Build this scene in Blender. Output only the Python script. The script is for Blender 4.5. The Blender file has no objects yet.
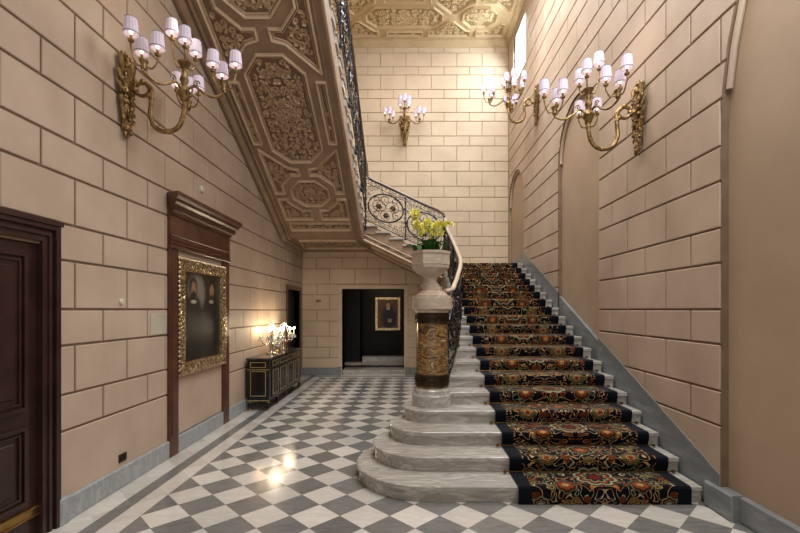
import bpy, bmesh, math, random
from mathutils import Vector, Matrix
PI = math.pi
S = bpy.context.scene
COL = S.collection
# ---------------------------------------------------------------- camera
cd = bpy.data.cameras.new('camera'); cam = bpy.data.objects.new('camera', cd); COL.objects.link(cam)
cam.location = (0, 0, 1.7); cam.rotation_euler = (PI/2, 0, 0)
cd.sensor_width = 36; cd.lens = 435/800*36; cd.shift_x = -0.01; cd.shift_y = 0.0544
cd.clip_start = 0.05; cd.clip_end = 100
S.camera = cam
# ---------------------------------------------------------------- world, window daylight and added fill lights
w = bpy.data.worlds.new('world'); S.world = w; w.use_nodes = True
w.node_tree.nodes['Background'].inputs[0].default_value = (1.0, 0.965, 0.92, 1)
w.node_tree.nodes['Background'].inputs[1].default_value = 0.62
def area(name, loc, target, sx, sy, power, colr):
    l = bpy.data.lights.new(name, 'AREA'); l.shape = 'RECTANGLE'; l.size = sx; l.size_y = sy
    l.energy = power; l.color = colr
    o = bpy.data.objects.new(name, l); COL.objects.link(o); o.location = loc
    o.rotation_euler = (Vector(target)-Vector(loc)).to_track_quat('-Z', 'Y').to_euler()
    return o
area('window_daylight', (2.86, 10.25, 7.88), (-1.6, 9.9, 4.5), 0.9, 1.05, 105, (0.80, 0.90, 1.0))
area('stairwell_fill', (0.9, 7.3, 8.5), (0.9, 7.8, 0), 2.4, 2.0, 220, (0.96, 0.98, 1.0))  # added overhead fill under the closed ceiling; no skylight is there
area('hall_fill', (0.7, 3.2, 8.5), (0.4, 4.0, 0), 2.4, 2.4, 190, (1.0, 0.98, 0.95))  # unseen extra light above the hall, lifts the floor and near walls
area('arch_side_fill', (2.45, 2.9, 5.2), (-2.5, 6.4, 2.6), 1.6, 2.0, 105, (0.90, 0.95, 1.0))  # invented source, no window in this arch; brightens left wall below the soffit
def point(name, loc, power, colr, r=0.1):
    l = bpy.data.lights.new(name, 'POINT'); l.energy = power; l.color = colr; l.shadow_soft_size = r
    o = bpy.data.objects.new(name, l); COL.objects.link(o); o.location = loc; return o
point('vestibule_fill', (-0.7, 11.95, 2.6), 9, (1, 0.85, 0.65), 0.15)  # added point light to brighten the doorway steps, no fitting there
S.view_settings.view_transform = 'Standard'; S.view_settings.look = 'None'
S.view_settings.gamma = 1; S.view_settings.exposure = 0.25; S.view_settings.use_curve_mapping = False

# ---------------------------------------------------------------- materials
def rgb(h):
    h = h.lstrip('#'); c = [int(h[i:i+2], 16)/255 for i in (0, 2, 4)]
    return tuple((v/12.92 if v <= .04045 else ((v+.055)/1.055)**2.4) for v in c)+(1,)
class NT:
    def __init__(s, name):
        s.m = bpy.data.materials.new(name); s.m.use_nodes = True; s.t = s.m.node_tree; s.n = s.t.nodes
        s.b = s.n['Principled BSDF']
    def add(s, typ, **kw):
        n = s.n.new(typ)
        for k, v in kw.items(): setattr(n, k, v)
        return n
    def link(s, a, b): s.t.links.new(a, b)
    def coord(s, kind='Object'):
        return s.add('ShaderNodeTexCoord').outputs[kind]
    def math(s, op, a, b=None, c=None):
        n = s.add('ShaderNodeMath', operation=op)
        for i, v in enumerate((a, b, c)):
            if v is None: continue
            if isinstance(v, (int, float)): n.inputs[i].default_value = v
            else: s.link(v, n.inputs[i])
        return n.outputs[0]
    def mix(s, f, a, b, mode='MIX'):
        n = s.add('ShaderNodeMix', data_type='RGBA', blend_type=mode)
        for i, v in ((0, f), (6, a), (7, b)):
            if isinstance(v, (int, float)): n.inputs[i].default_value = v
            elif isinstance(v, tuple): n.inputs[i].default_value = v
            else: s.link(v, n.inputs[i])
        return n.outputs[2]
    def ramp(s, f, stops):
        n = s.add('ShaderNodeValToRGB'); s.link(f, n.inputs[0]); cr = n.color_ramp
        while len(cr.elements) < len(stops): cr.elements.new(0.5)
        for e, (p, c) in zip(cr.elements, stops): e.position = p; e.color = c
        return n.outputs[0]
    def noise(s, vec, scale, detail=4, rough=.55, dist=0):
        n = s.add('ShaderNodeTexNoise'); n.inputs['Scale'].default_value = scale; n.inputs['Detail'].default_value = detail
        n.inputs['Roughness'].default_value = rough; n.inputs['Distortion'].default_value = dist
        if vec is not None: s.link(vec, n.inputs['Vector'])
        return n.outputs[0]
    def voro(s, vec, scale, feature='F1', out='Distance'):
        n = s.add('ShaderNodeTexVoronoi', feature=feature); n.inputs['Scale'].default_value = scale
        s.link(vec, n.inputs['Vector']); return n.outputs[out]
    def mapping(s, vec, sc=(1, 1, 1), rot=(0, 0, 0), loc=(0, 0, 0)):
        n = s.add('ShaderNodeMapping'); s.link(vec, n.inputs[0]); n.inputs['Scale'].default_value = sc
        n.inputs['Rotation'].default_value = rot; n.inputs['Location'].default_value = loc; return n.outputs[0]
    def bump(s, h, strength=.3, dist=.01):
        n = s.add('ShaderNodeBump'); n.inputs['Strength'].default_value = strength; n.inputs['Distance'].default_value = dist
        s.link(h, n.inputs['Height']); s.link(n.outputs[0], s.b.inputs['Normal'])
    def fin(s, col=None, rough=.5, metal=0, emit=None, es=0, spec=None):
        if col is not None:
            if isinstance(col, tuple): s.b.inputs['Base Color'].default_value = col
            else: s.link(col, s.b.inputs['Base Color'])
        if isinstance(rough, (int, float)): s.b.inputs['Roughness'].default_value = rough
        else: s.link(rough, s.b.inputs['Roughness'])
        s.b.inputs['Metallic'].default_value = metal
        if spec is not None: s.b.inputs['Specular IOR Level'].default_value = spec
        if emit: s.b.inputs['Emission Color'].default_value = emit; s.b.inputs['Emission Strength'].default_value = es
        return s.m
M = {}
def mottled(name, c1, c2, scale=3, rough=.7, metal=0, bump=0, bscale=40, spec=None):
    t = NT(name); v = t.coord(); n = t.noise(v, scale, 5)
    c = t.ramp(n, [(.35, rgb(c1)), (.65, rgb(c2))])
    if bump: t.bump(t.noise(v, bscale, 4), bump, .01)
    M[name] = t.fin(c, rough, metal, spec=spec)
def marble(name, base, vein, scale=2.5, rough=.25, rot=(0.3, 0.2, 0.7), stretch=(1, 4, 1), amount=.55):
    t = NT(name); v = t.mapping(t.coord(), stretch, rot)
    n1 = t.noise(v, scale, 8, .6, 1.2); n2 = t.noise(v, scale*4, 6, .6, .6)
    f = t.math('MULTIPLY', t.ramp(n1, [(.38, (0, 0, 0, 1)), (.5, (1, 1, 1, 1)), (.62, (.1, .1, .1, 1))]), amount)
    c = t.mix(f, rgb(base), rgb(vein)); c = t.mix(t.math('MULTIPLY', n2, .35), c, rgb(vein))
    M[name] = t.fin(c, rough)
mottled('plaster', '#b39d88', '#c5af9a', 1.3, .62, bump=.08, bscale=25)
mottled('plaster_gold', '#c6b196', '#d2bda2', 1.6, .65, bump=.08, bscale=25)
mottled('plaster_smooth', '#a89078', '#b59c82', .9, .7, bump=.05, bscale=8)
mottled('joint', '#7a6450', '#88725b', 6, .8)
mottled('joint_pale', '#a38e70', '#ac9778', 6, .8)
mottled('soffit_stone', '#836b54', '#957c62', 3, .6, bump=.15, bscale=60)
mottled('soffit_ground_shaded', '#644e3a', '#785f46', 14, .6, bump=.6, bscale=45)  # darker ground between the scrolls: shade of the relief put into the colour
mottled('soffit_scroll_lit', '#a38869', '#b4997a', 10, .5)  # raised scrolls of the same soffit, lightened in colour as if lit
mottled('ceiling_scroll_lit', '#cdb78e', '#dbc69e', 10, .5)  # raised ceiling parts, light on the relief painted into the colour
mottled('moulding_stone', '#bda486', '#cab294', 4, .5)  # paler panel frames, highlight of the moulded edges painted in
mottled('ceiling_stone', '#b9a27c', '#c6b089', 3, .6, bump=.1, bscale=60)
mottled('ceiling_ground_shaded', '#8f7850', '#a89064', 14, .6, bump=.6, bscale=45)  # sunk ceiling ground, darker colour stands in for shade
marble('marble_step', '#cfc9bf', '#8f8880', 2.0, .2, stretch=(1, 5, 5), amount=.75)
marble('marble_tread_dark', '#b5aea3', '#857d72', 2.0, .3)
marble('marble_skirt', '#8f9394', '#6c7072', 2.2, .3, stretch=(3, 1, 3))
marble('marble_skirt_pale', '#b2b4b4', '#7c8488', 5, .28, stretch=(2, 2, 1), rot=(0.6, 0.2, 0.2))
marble('marble_urn', '#cfc0ab', '#a08a72', 3, .35, stretch=(1, 1, 2))
marble('pale_handrail', '#d5c8b4', '#b39f86', 3, .2, stretch=(1, 1, 2))  # pale veined colour of the lower handrail
mottled('mahogany', '#4a2c20', '#5e3a2a', 5, .3)
mottled('dark_wood', '#2c1917', '#3b2421', 5, .32)
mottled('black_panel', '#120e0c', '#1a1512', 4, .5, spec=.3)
mottled('black_lacquer', '#0f0d0b', '#17130f', 4, .2)
mottled('black_stone', '#2a2725', '#474340', 9, .12)
mottled('gilt', '#a98f6a', '#e4d2ae', 26, .27, 1, bump=.5, bscale=60)
mottled('gilt_old', '#6b5538', '#a88a5c', 18, .38, .9, bump=.6, bscale=70)
mottled('brass', '#a88650', '#c6a56c', 9, .3, 1)
mottled('silver', '#a8a298', '#d0cac0', 12, .2, 1)
mottled('inlay_brass', '#c9b07a', '#e0cc9c', 9, .35, .7)
mottled('rod_brass', '#5e4426', '#7a5a34', 9, .4, 1)
mottled('bronze_band', '#2b2018', '#4a3622', 30, .4, .6, bump=.6, bscale=60)
mottled('iron', '#34343a', '#4c4c52', 20, .26, .85)
mottled('iron_rosette', '#2e2a24', '#6d5a3a', 30, .4, .7)
mottled('rail_wood', '#5a4230', '#705440', 8, .25)
mottled('leaf', '#1f4a17', '#3a6f24', 6, .4)
mottled('stem_green', '#4d6b22', '#6d8830', 6, .5)
mottled('orchid_yellow', '#d2cc3e', '#ebe67e', 12, .5)
mottled('orchid_lip', '#c58a1e', '#e0b030', 12, .5)
mottled('soil', '#2a2018', '#3f3022', 20, .9)
mottled('plaque_metal', '#bdb49c', '#cfc7b0', 3, .35, .2)
mottled('white_plastic', '#cfc6b4', '#d8d0c0', 3, .4)
mottled('candle', '#d8cfbe', '#e8e0d0', 6, .5)
mottled('window_frame_paint', '#e6dfd2', '#efe9dd', 5, .5)
# variegated column marble
t = NT('marble_column'); v = t.mapping(t.coord(), (.8, .8, 2.0), (0.7, 0.6, 0))
f = t.noise(v, 4.2, 8, .62, 1.5)
c = t.ramp(f, [(.30, rgb('#2a2019')), (.40, rgb('#5e4730')), (.47, rgb('#a8834e')), (.53, rgb('#4e3a28')), (.60, rgb('#8c6c42')), (.66, rgb('#c9ab78')), (.78, rgb('#e0cca4'))])
M['marble_column'] = t.fin(c, .18)
# lamp shade (pleated silk, lit from inside)
t = NT('lamp_shade_silk'); t.fin(rgb('#c6b8c6'), .8, emit=rgb('#eddcea'), es=.13); M['shade'] = t.m
t = NT('shade_trim'); M['shade_trim'] = t.fin(rgb('#5e5462'), .8)
t = NT('lit_bulb'); M['bulb'] = t.fin(rgb('#fff0d8'), .5, emit=rgb('#ffe9c4'), es=4)
t = NT('candle_flame_bulb'); M['flame'] = t.fin(rgb('#fff0d8'), .5, emit=rgb('#ffe2b0'), es=60)
t = NT('bright_sky_pane'); M['pane'] = t.fin(rgb('#f4f8ff'), .2, emit=rgb('#eef5ff'), es=3.2)
t = NT('crystal'); t.b.inputs['Roughness'].default_value = .08; t.b.inputs['Base Color'].default_value = rgb('#e2e4e8')
t.b.inputs['Metallic'].default_value = .25; t.b.inputs['Transmission Weight'].default_value = .4; M['crystal'] = t.m

# floor
def marble_floor():
    t = NT('floor_marble'); P = t.coord()
    sep = t.add('ShaderNodeSeparateXYZ'); t.link(P, sep.inputs[0]); X, Y = sep.outputs[0], sep.outputs[1]
    d = .412; dx = t.math('SUBTRACT', X, -.975); dy = t.math('SUBTRACT', Y, 3.593)
    u = t.math('DIVIDE', t.math('ADD', dx, dy), d); v = t.math('DIVIDE', t.math('SUBTRACT', dx, dy), d)
    fu, fv = t.math('FLOOR', u), t.math('FLOOR', v)
    par = t.math('FRACT', t.math('MULTIPLY', t.math('ADD', fu, fv), .5))          # 0 light, .5 dark
    par = t.math('GREATER_THAN', par, .25)
    cmb = t.add('ShaderNodeCombineXYZ'); t.link(fu, cmb.inputs[0]); t.link(fv, cmb.inputs[1])
    wn = t.add('ShaderNodeTexWhiteNoise', noise_dimensions='2D'); t.link(cmb.outputs[0], wn.inputs[0])
    rnd = wn.outputs[0]
    # bands: light outer, dark, light inner
    def between(a, lo, hi): return t.math('MULTIPLY', t.math('GREATER_THAN', a, lo), t.math('LESS_THAN', a, hi))
    band = t.math('LESS_THAN', X, -2.211); dband = between(X, -2.52, -2.39)
    bandf = t.math('GREATER_THAN', Y, 11.0); dbandf = t.math('MULTIPLY', between(Y, 11.08, 11.2), t.math('GREATER_THAN', X, -2.39))
    band = t.math('MAXIMUM', band, bandf); dband = t.math('MAXIMUM', dband, dbandf)
    dark = t.math('ADD', t.math('MULTIPLY', par, t.math('SUBTRACT', 1, band)), t.math('MULTIPLY', dband, band))
    # offset the veins per tile
    off = t.add('ShaderNodeVectorMath', operation='MULTIPLY_ADD'); t.link(wn.outputs[1], off.inputs[0])
    off.inputs[1].default_value = (7, 7, 7); t.link(P, off.inputs[2])
    mp = t.mapping(off.outputs[0], (2.2, 9, 1), (0, 0, .35))
    n1 = t.noise(mp, 1.8, 7, .6, .8); n2 = t.noise(mp, 6, 5, .6, .4)
    vein = t.ramp(n1, [(.36, (0, 0, 0, 1)), (.5, (1, 1, 1, 1)), (.64, (0, 0, 0, 1))])
    lt = t.mix(t.math('MULTIPLY', vein, .35), rgb('#d9d3ca'), rgb('#aaa49c')); lt = t.mix(t.math('MULTIPLY', n2, .3), lt, rgb('#c2bab0'))
    dk = t.mix(t.math('MULTIPLY', vein, .5), rgb('#73716f'), rgb('#92908b')); dk = t.mix(t.math('MULTIPLY', n2, .45), dk, rgb('#5c5b5a'))
    c = t.mix(dark, lt, dk)
    br = t.math('ADD', .84, t.math('MULTIPLY', rnd, .26))
    cb = t.add('ShaderNodeCombineColor')
    for i in range(3): t.link(br, cb.inputs[i])
    c = t.mix(1.0, c, cb.outputs[0], 'MULTIPLY')
    # joints
    def edge(a):
        f = t.math('FRACT', a); return t.math('MINIMUM', f, t.math('SUBTRACT', 1, f))
    j = t.math('LESS_THAN', t.math('MINIMUM', edge(u), edge(v)), .006)
    j = t.math('MULTIPLY', j, t.math('SUBTRACT', 1, band))
    c = t.mix(t.math('MULTIPLY', j, .5), c, rgb('#6a6660'))
    return t.fin(c, .14)
M['floor'] = marble_floor()

# carpet
def carpet_mat():
    t = NT('floral_carpet'); uv = t.add('ShaderNodeUVMap', uv_map='uv').outputs[0]
    sep = t.add('ShaderNodeSeparateXYZ'); t.link(uv, sep.inputs[0]); U, V = sep.outputs[0], sep.outputs[1]   # metres; U from the centre
    au = t.math('ABSOLUTE', U)
    def comb(a, b):
        n = t.add('ShaderNodeCombineXYZ')
        for i, q in enumerate((a, b)):
            if isinstance(q, (int, float)): n.inputs[i].default_value = q
            else: t.link(q, n.inputs[i])
        return n.outputs[0]
    q = comb(au, V)
    wn = t.add('ShaderNodeTexNoise'); wn.inputs['Scale'].default_value = 7; wn.inputs['Detail'].default_value = 1; t.link(q, wn.inputs[0])
    wp = t.add('ShaderNodeVectorMath', operation='MULTIPLY_ADD'); t.link(wn.outputs[1], wp.inputs[0]); wp.inputs[1].default_value = (.16, .16, 0); t.link(q, wp.inputs[2])
    W = wp.outputs[0]
    base = rgb('#0b0d13')
    # scrolling acanthus outlines: contour lines of a warped field
    nz = t.noise(W, 9, 1.5, .5)
    ln = t.math('ABSOLUTE', t.math('SUBTRACT', t.math('FRACT', t.math('MULTIPLY', nz, 6.5)), .5))
    line = t.math('LESS_THAN', ln, .10)
    hue = t.noise(q, 3.2, 1)
    lc = t.ramp(hue, [(.3, rgb('#8a8c68')), (.40, rgb('#c4b594')), (.47, rgb('#a05c34')), (.53, rgb('#cfae84')), (.62, rgb('#b08a5e')), (.72, rgb('#7d8c88'))])
    c = t.mix(line, base, lc)
    # flowers: distorted cells
    vd = t.voro(W, 8.5); vc = t.voro(W, 8.5, out='Color')
    sc = t.add('ShaderNodeSeparateColor'); t.link(vc, sc.inputs[0])
    fl = t.math('MULTIPLY', t.math('LESS_THAN', vd, .36), t.math('GREATER_THAN', sc.outputs[0], .4))
    fcol = t.ramp(sc.outputs[1], [(0, rgb('#6e3a26')), (.3, rgb('#8a5034')), (.55, rgb('#5e2824')), (.75, rgb('#94704a')), (1, rgb('#8d8a58'))])
    pet = t.math('GREATER_THAN', t.math('FRACT', t.math('MULTIPLY', vd, 8)), .38)
    fcol = t.mix(pet, rgb('#1c100c'), fcol)
    c = t.mix(fl, c, fcol)
    # medallions on the centre line and both sides, repeating along the runner
    def medal(cu, pv, rad, cols, ph, petn):
        vv = t.math('MULTIPLY', t.math('SUBTRACT', t.math('FRACT', t.math('ADD', t.math('DIVIDE', V, pv), ph)), .5), pv)
        du = t.math('SUBTRACT', au, cu)
        r = t.math('SQRT', t.math('ADD', t.math('MULTIPLY', du, du), t.math('MULTIPLY', vv, vv)))
        th = t.math('ARCTAN2', vv, du)
        rr = t.math('ADD', r, t.math('MULTIPLY', t.math('ABSOLUTE', t.math('SINE', t.math('MULTIPLY', th, petn/2))), -.22*rad))
        f = t.math('DIVIDE', rr, rad)
        inside = t.math('LESS_THAN', f, 1)
        st = [(0, rgb(cols[0])), (.22, rgb(cols[1])), (.42, rgb(cols[2])), (.55, rgb(cols[3])), (.72, rgb('#12110f')), (.82, rgb(cols[4])), (.97, rgb('#0b0d13'))]
        rp = t.add('ShaderNodeValToRGB'); t.link(f, rp.inputs[0]); cr = rp.color_ramp; cr.interpolation = 'CONSTANT'
        while len(cr.elements) < len(st): cr.elements.new(.5)
        for e, (p, k) in zip(cr.elements, st): e.position = p; e.color = k
        return inside, rp.outputs[0]
    for cu, pv, rad, cols, ph, pn in ((0, .96, .16, ('#6a2420', '#141313', '#8a8a66', '#7a3c26', '#a3a184'), .12, 8),
                                      (0, .96, .11, ('#a8794e', '#6e2e20', '#94593a', '#1a1210', '#94906e'), .62, 6),
                                      (.33, .96, .085, ('#b39466', '#7c3a24', '#94583a', '#5e2a20', '#6e6448'), .30, 6),
                                      (.40, .96, .075, ('#7c3a2a', '#a8966e', '#6e3426', '#94704a', '#70744c'), .82, 5),
                                      (.56, .48, .06, ('#9aa88a', '#2f4a58', '#b26a3a', '#1a1410', '#7c8a70'), .5, 6)):
        f, k = medal(cu, pv, rad, cols, ph, pn); c = t.mix(f, c, k)
    dk = t.add('ShaderNodeHueSaturation'); dk.inputs['Saturation'].default_value = 1.08; dk.inputs['Value'].default_value = .8; t.link(c, dk.inputs['Color']); c = dk.outputs[0]
    # plain navy border
    c = t.mix(t.math('GREATER_THAN', au, .635), c, rgb('#0c1018'))
    t.bump(t.noise(q, 260, 2), .4, .004)
    t.b.inputs['Sheen Weight'].default_value = .35; t.b.inputs['Sheen Roughness'].default_value = .25
    return t.fin(c, .95, spec=.15)
M['carpet'] = carpet_mat()

# canvases (generic stand-ins, painted dark oil portraits)
def canvas_mat(name, blobs, bg1, bg2, scale=3):
    t = NT(name); uv = t.add('ShaderNodeUVMap', uv_map='uv').outputs[0]
    sep = t.add('ShaderNodeSeparateXYZ'); t.link(uv, sep.inputs[0]); U, V = sep.outputs[0], sep.outputs[1]
    c = t.ramp(t.noise(uv, scale, 4), [(.3, rgb(bg1)), (.7, rgb(bg2))])
    wn = t.add('ShaderNodeTexNoise'); wn.inputs['Scale'].default_value = 9; t.link(uv, wn.inputs[0])
    U = t.math('ADD', U, t.math('MULTIPLY', t.math('SUBTRACT', wn.outputs[0], .5), .07))
    V = t.math('ADD', V, t.math('MULTIPLY', t.math('SUBTRACT', t.noise(uv, 13, 2), .5), .05))
    for (cu, cv, ru, rv, colr) in blobs:
        a = t.math('DIVIDE', t.math('SUBTRACT', U, cu), ru); b = t.math('DIVIDE', t.math('SUBTRACT', V, cv), rv)
        r = t.math('ADD', t.math('MULTIPLY', a, a), t.math('MULTIPLY', b, b))
        n = t.add('ShaderNodeMapRange'); t.link(r, n.inputs[0]); n.inputs[1].default_value = 1.45; n.inputs[2].default_value = .55; n.inputs[3].default_value = 0; n.inputs[4].default_value = 1
        c = t.mix(n.outputs[0], c, rgb(colr))
    return t.fin(c, .42)
M['canvas_double'] = canvas_mat('double_portrait_canvas', [
    (.33, .78, .22, .20, '#7d7266'), (.24, .30, .27, .44, '#120f0d'), (.76, .30, .27, .42, '#16110e'), (.24, .62, .2, .1, '#1c1611'), (.76, .60, .2, .1, '#16110e'),
    (.24, .83, .105, .12, '#1b120d'), (.25, .80, .075, .095, '#8e6c52'), (.25, .735, .07, .055, '#2c1e16'), (.25, .665, .08, .022, '#a89a86'),
    (.77, .83, .10, .12, '#1d140e'), (.755, .80, .07, .09, '#8a684e'), (.75, .73, .05, .035, '#3a281d'), (.74, .675, .07, .022, '#9a8c78')], '#2a211a', '#3f3127')
M['canvas_single'] = canvas_mat('single_portrait_canvas', [
    (.55, .35, .36, .46, '#100d0c'), (.52, .80, .13, .14, '#14100c'), (.52, .78, .10, .11, '#c8a484'), (.52, .67, .10, .03, '#cfc4b4'),
    (.60, .26, .11, .07, '#b0927a')], '#5a3220', '#8a5430')
# ---------------------------------------------------------------- mesh helpers
class MB:
    def __init__(s): s.v = []; s.f = []; s.mi = []; s.cur = 0; s.sm = []; s.smooth = False; s.uv = {}
    def face(s, idx):
        s.f.append(tuple(idx)); s.mi.append(s.cur); s.sm.append(s.smooth)
    def quad(s, a, b, c, d):
        n = len(s.v); s.v += [tuple(a), tuple(b), tuple(c), tuple(d)]; s.face((n, n+1, n+2, n+3))
    def box(s, x0, x1, y0, y1, z0, z1, P=None, ch=0.0):
        # with ch > 0 the top (max) side of the third axis is chamfered
        c = [(x0, y0, z0), (x1, y0, z0), (x1, y1, z0), (x0, y1, z0)]
        if ch:
            c += [(x0, y0, z1-ch), (x1, y0, z1-ch), (x1, y1, z1-ch), (x0, y1, z1-ch)]
            c += [(x0+ch, y0+ch, z1), (x1-ch, y0+ch, z1), (x1-ch, y1-ch, z1), (x0+ch, y1-ch, z1)]
        else: c += [(x0, y0, z1), (x1, y0, z1), (x1, y1, z1), (x0, y1, z1)]
        n = len(s.v); s.v += [tuple(P(*q)) if P else q for q in c]
        L = [0, 4, 8] if ch else [0, 4]
        s.face((n+3, n+2, n+1, n)); t_ = n+L[-1]; s.face((t_, t_+1, t_+2, t_+3))
        for a in range(len(L)-1):
            for i in range(4):
                j = (i+1) % 4; s.face((n+L[a]+i, n+L[a]+j, n+L[a+1]+j, n+L[a+1]+i))
    def prism(s, poly, z0, z1, P=None, ch=0.0):
        # poly in (a, b), extruded along the third axis
        N = len(poly); rings = [(poly, z0), (poly, z1)]
        if ch: rings = [(poly, z0), (poly, z1-ch), (inset(poly, ch), z1)]
        n = len(s.v)
        for pl, z in rings:
            for a, b in pl: s.v.append(tuple(P(a, b, z)) if P else (a, b, z))
        s.face([n+i for i in range(N)][::-1]); s.face([n+(len(rings)-1)*N+i for i in range(N)])
        for k in range(len(rings)-1):
            for i in range(N):
                j = (i+1) % N; s.face((n+k*N+i, n+k*N+j, n+(k+1)*N+j, n+(k+1)*N+i))
    def lathe(s, prof, c=(0, 0, 0), n=24, a0=0, T=None, sx=1, sy=1, sub=0):
        b = len(s.v)
        for r, z in prof:
            for i in range(n):
                a = a0+2*PI*i/n; p = Vector((c[0]+r*math.cos(a)*sx, c[1]+r*math.sin(a)*sy, c[2]+z)); s.v.append(tuple(T @ p) if T else tuple(p))
        sm = s.smooth; s.smooth = n > 8
        for k in range(len(prof)-1):
            for i in range(n):
                j = (i+1) % n; s.face((b+k*n+i, b+k*n+j, b+(k+1)*n+j, b+(k+1)*n+i))
        s.smooth = False
        s.face([b+i for i in range(n)][::-1]); s.face([b+(len(prof)-1)*n+i for i in range(n)]); s.smooth = sm
    def tube(s, pts, r, n=6, closed=False, r2=None, flat=None, up=None):
        pts = [Vector(p) for p in pts]; N = len(pts); b = len(s.v)
        sm = s.smooth; s.smooth = n > 4
        up0 = Vector(up) if up else None
        for i, p in enumerate(pts):
            if closed: tg = pts[(i+1) % N]-pts[i-1]
            else: tg = pts[min(i+1, N-1)]-pts[max(i-1, 0)]
            if tg.length < 1e-9: tg = Vector((0, 0, 1))
            tg.normalize()
            u = up0 if up0 else (Vector((0, 0, 1)) if abs(tg.z) < .9 else Vector((1, 0, 0)))
            a = tg.cross(u)
            if a.length < 1e-6: a = tg.orthogonal()
            a.normalize(); c = a.cross(tg).normalized()
            rr = r if r2 is None else r+(r2-r)*i/(N-1)
            if callable(r): rr = r(i/(N-1))
            fl = flat if flat else 1
            for k in range(n):
                th = 2*PI*k/n+(PI/4 if n == 4 else 0); q = p+a*(rr*math.cos(th))+c*(rr*fl*math.sin(th)); s.v.append(tuple(q))
        M_ = N if closed else N-1
        for i in range(M_):
            i2 = (i+1) % N
            for k in range(n):
                k2 = (k+1) % n; s.face((b+i*n+k, b+i*n+k2, b+i2*n+k2, b+i2*n+k))
        if not closed:
            s.face([b+k for k in range(n)][::-1]); s.face([b+(N-1)*n+k for k in range(n)])
        s.smooth = sm
    def ball(s, c, rx, ry=None, rz=None, n=8, m=5):
        ry = ry or rx; rz = rz or rx
        prof = [(max(.02, math.sin(PI*k/m)), -math.cos(PI*k/m)) for k in range(m+1)]
        b = len(s.v); sm = s.smooth; s.smooth = True
        for r, z in prof:
            for i in range(n):
                a = 2*PI*i/n; s.v.append((c[0]+rx*r*math.cos(a), c[1]+ry*r*math.sin(a), c[2]+rz*z))
        for k in range(m):
            for i in range(n):
                j = (i+1) % n; s.face((b+k*n+i, b+k*n+j, b+(k+1)*n+j, b+(k+1)*n+i))
        s.face([b+i for i in range(n)][::-1]); s.face([b+m*n+i for i in range(n)]); s.smooth = sm
    def build(s, name, mats, parent=None):
        if not isinstance(mats, (list, tuple)): mats = [mats]
        me = bpy.data.meshes.new(name); me.from_pydata(s.v, [], s.f)
        for m in mats: me.materials.append(M[m])
        for p, mi, sm in zip(me.polygons, s.mi, s.sm): p.material_index = mi; p.use_smooth = sm
        me.update()
        if any(s.sm): me.set_sharp_from_angle(angle=math.radians(38))
        o = bpy.data.objects.new(name, me); COL.objects.link(o)
        if parent is not None: o.parent = parent; o.matrix_parent_inverse = parent_inv(parent)
        return o
def parent_inv(p):
    return Matrix.Identity(4)
def fix_normals(o):
    bm = bmesh.new(); bm.from_mesh(o.data); bmesh.ops.recalc_face_normals(bm, faces=bm.faces); bm.to_mesh(o.data); bm.free()
def inset(poly, d):
    N = len(poly); A = sum(poly[i][0]*poly[(i+1) % N][1]-poly[(i+1) % N][0]*poly[i][1] for i in range(N)); sg = 1 if A > 0 else -1
    out = []
    for i in range(N):
        p0, p1, p2 = poly[i-1], poly[i], poly[(i+1) % N]
        def nrm(a, b):
            dx, dy = b[0]-a[0], b[1]-a[1]; L = math.hypot(dx, dy) or 1; return (-dy/L*sg, dx/L*sg)
        n1, n2 = nrm(p0, p1), nrm(p1, p2); k = 1+n1[0]*n2[0]+n1[1]*n2[1]; k = max(k, .35)
        out.append((p1[0]+d*(n1[0]+n2[0])/k, p1[1]+d*(n1[1]+n2[1])/k))
    return out
def tag(o, label=None, cat=None, group=None, kind=None):
    if label: o['label'] = label
    if cat: o['category'] = cat
    if group: o['group'] = group
    if kind: o['kind'] = kind
    return o
def thing(name, label, cat, loc=(0, 0, 0), rz=0, group=None):
    o = bpy.data.objects.new(name, None); COL.objects.link(o); o.location = loc; o.rotation_euler = (0, 0, rz); o.empty_display_size = .1
    return tag(o, label, cat, group)
def copy_tree(o, parent=None):
    c = o.copy(); COL.objects.link(c); c.parent = parent
    for ch in [k for k in bpy.data.objects if k.parent == o]: copy_tree(ch, c)
    return c
def struct(o): o['kind'] = 'structure'; return o
def smooth_path(pts, n=6):
    pts = [Vector(p) for p in pts]; out = []
    for i in range(len(pts)-1):
        p0 = pts[max(i-1, 0)]; p1 = pts[i]; p2 = pts[i+1]; p3 = pts[min(i+2, len(pts)-1)]
        for k in range(n):
            t_ = k/n; out.append(.5*((2*p1)+(p2-p0)*t_+(2*p0-5*p1+4*p2-p3)*t_*t_+(3*p1-p0-3*p2+p3)*t_**3))
    out.append(pts[-1]); return out
def spiral(cx, cy, r0, turns, a0, sgn=1, n=14, k=.12):
    out = []
    for i in range(n+1):
        t_ = i/n; r = r0*(1-t_*(1-k)); a = a0+sgn*turns*2*PI*t_; out.append((cx+r*math.cos(a), cy+r*math.sin(a)))
    return out
def inpoly(x, y, poly):
    c = False; N = len(poly)
    for i in range(N):
        x1, y1 = poly[i]; x2, y2 = poly[(i+1) % N]
        if (y1 > y) != (y2 > y) and x < (x2-x1)*(y-y1)/(y2-y1)+x1: c = not c
    return c

XL, XR, ZB, HC = -2.76, 2.62, 11.35, 8.72         # left wall, right wall, back wall, ceiling height
Y0 = -2.0
# ---------------------------------------------------------------- structure: floor
b = MB(); b.quad((XL-.3, Y0, 0), (3.1, Y0, 0), (3.1, ZB+.05, 0), (XL-.3, ZB+.05, 0)); struct(b.build('floor', 'floor'))

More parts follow.
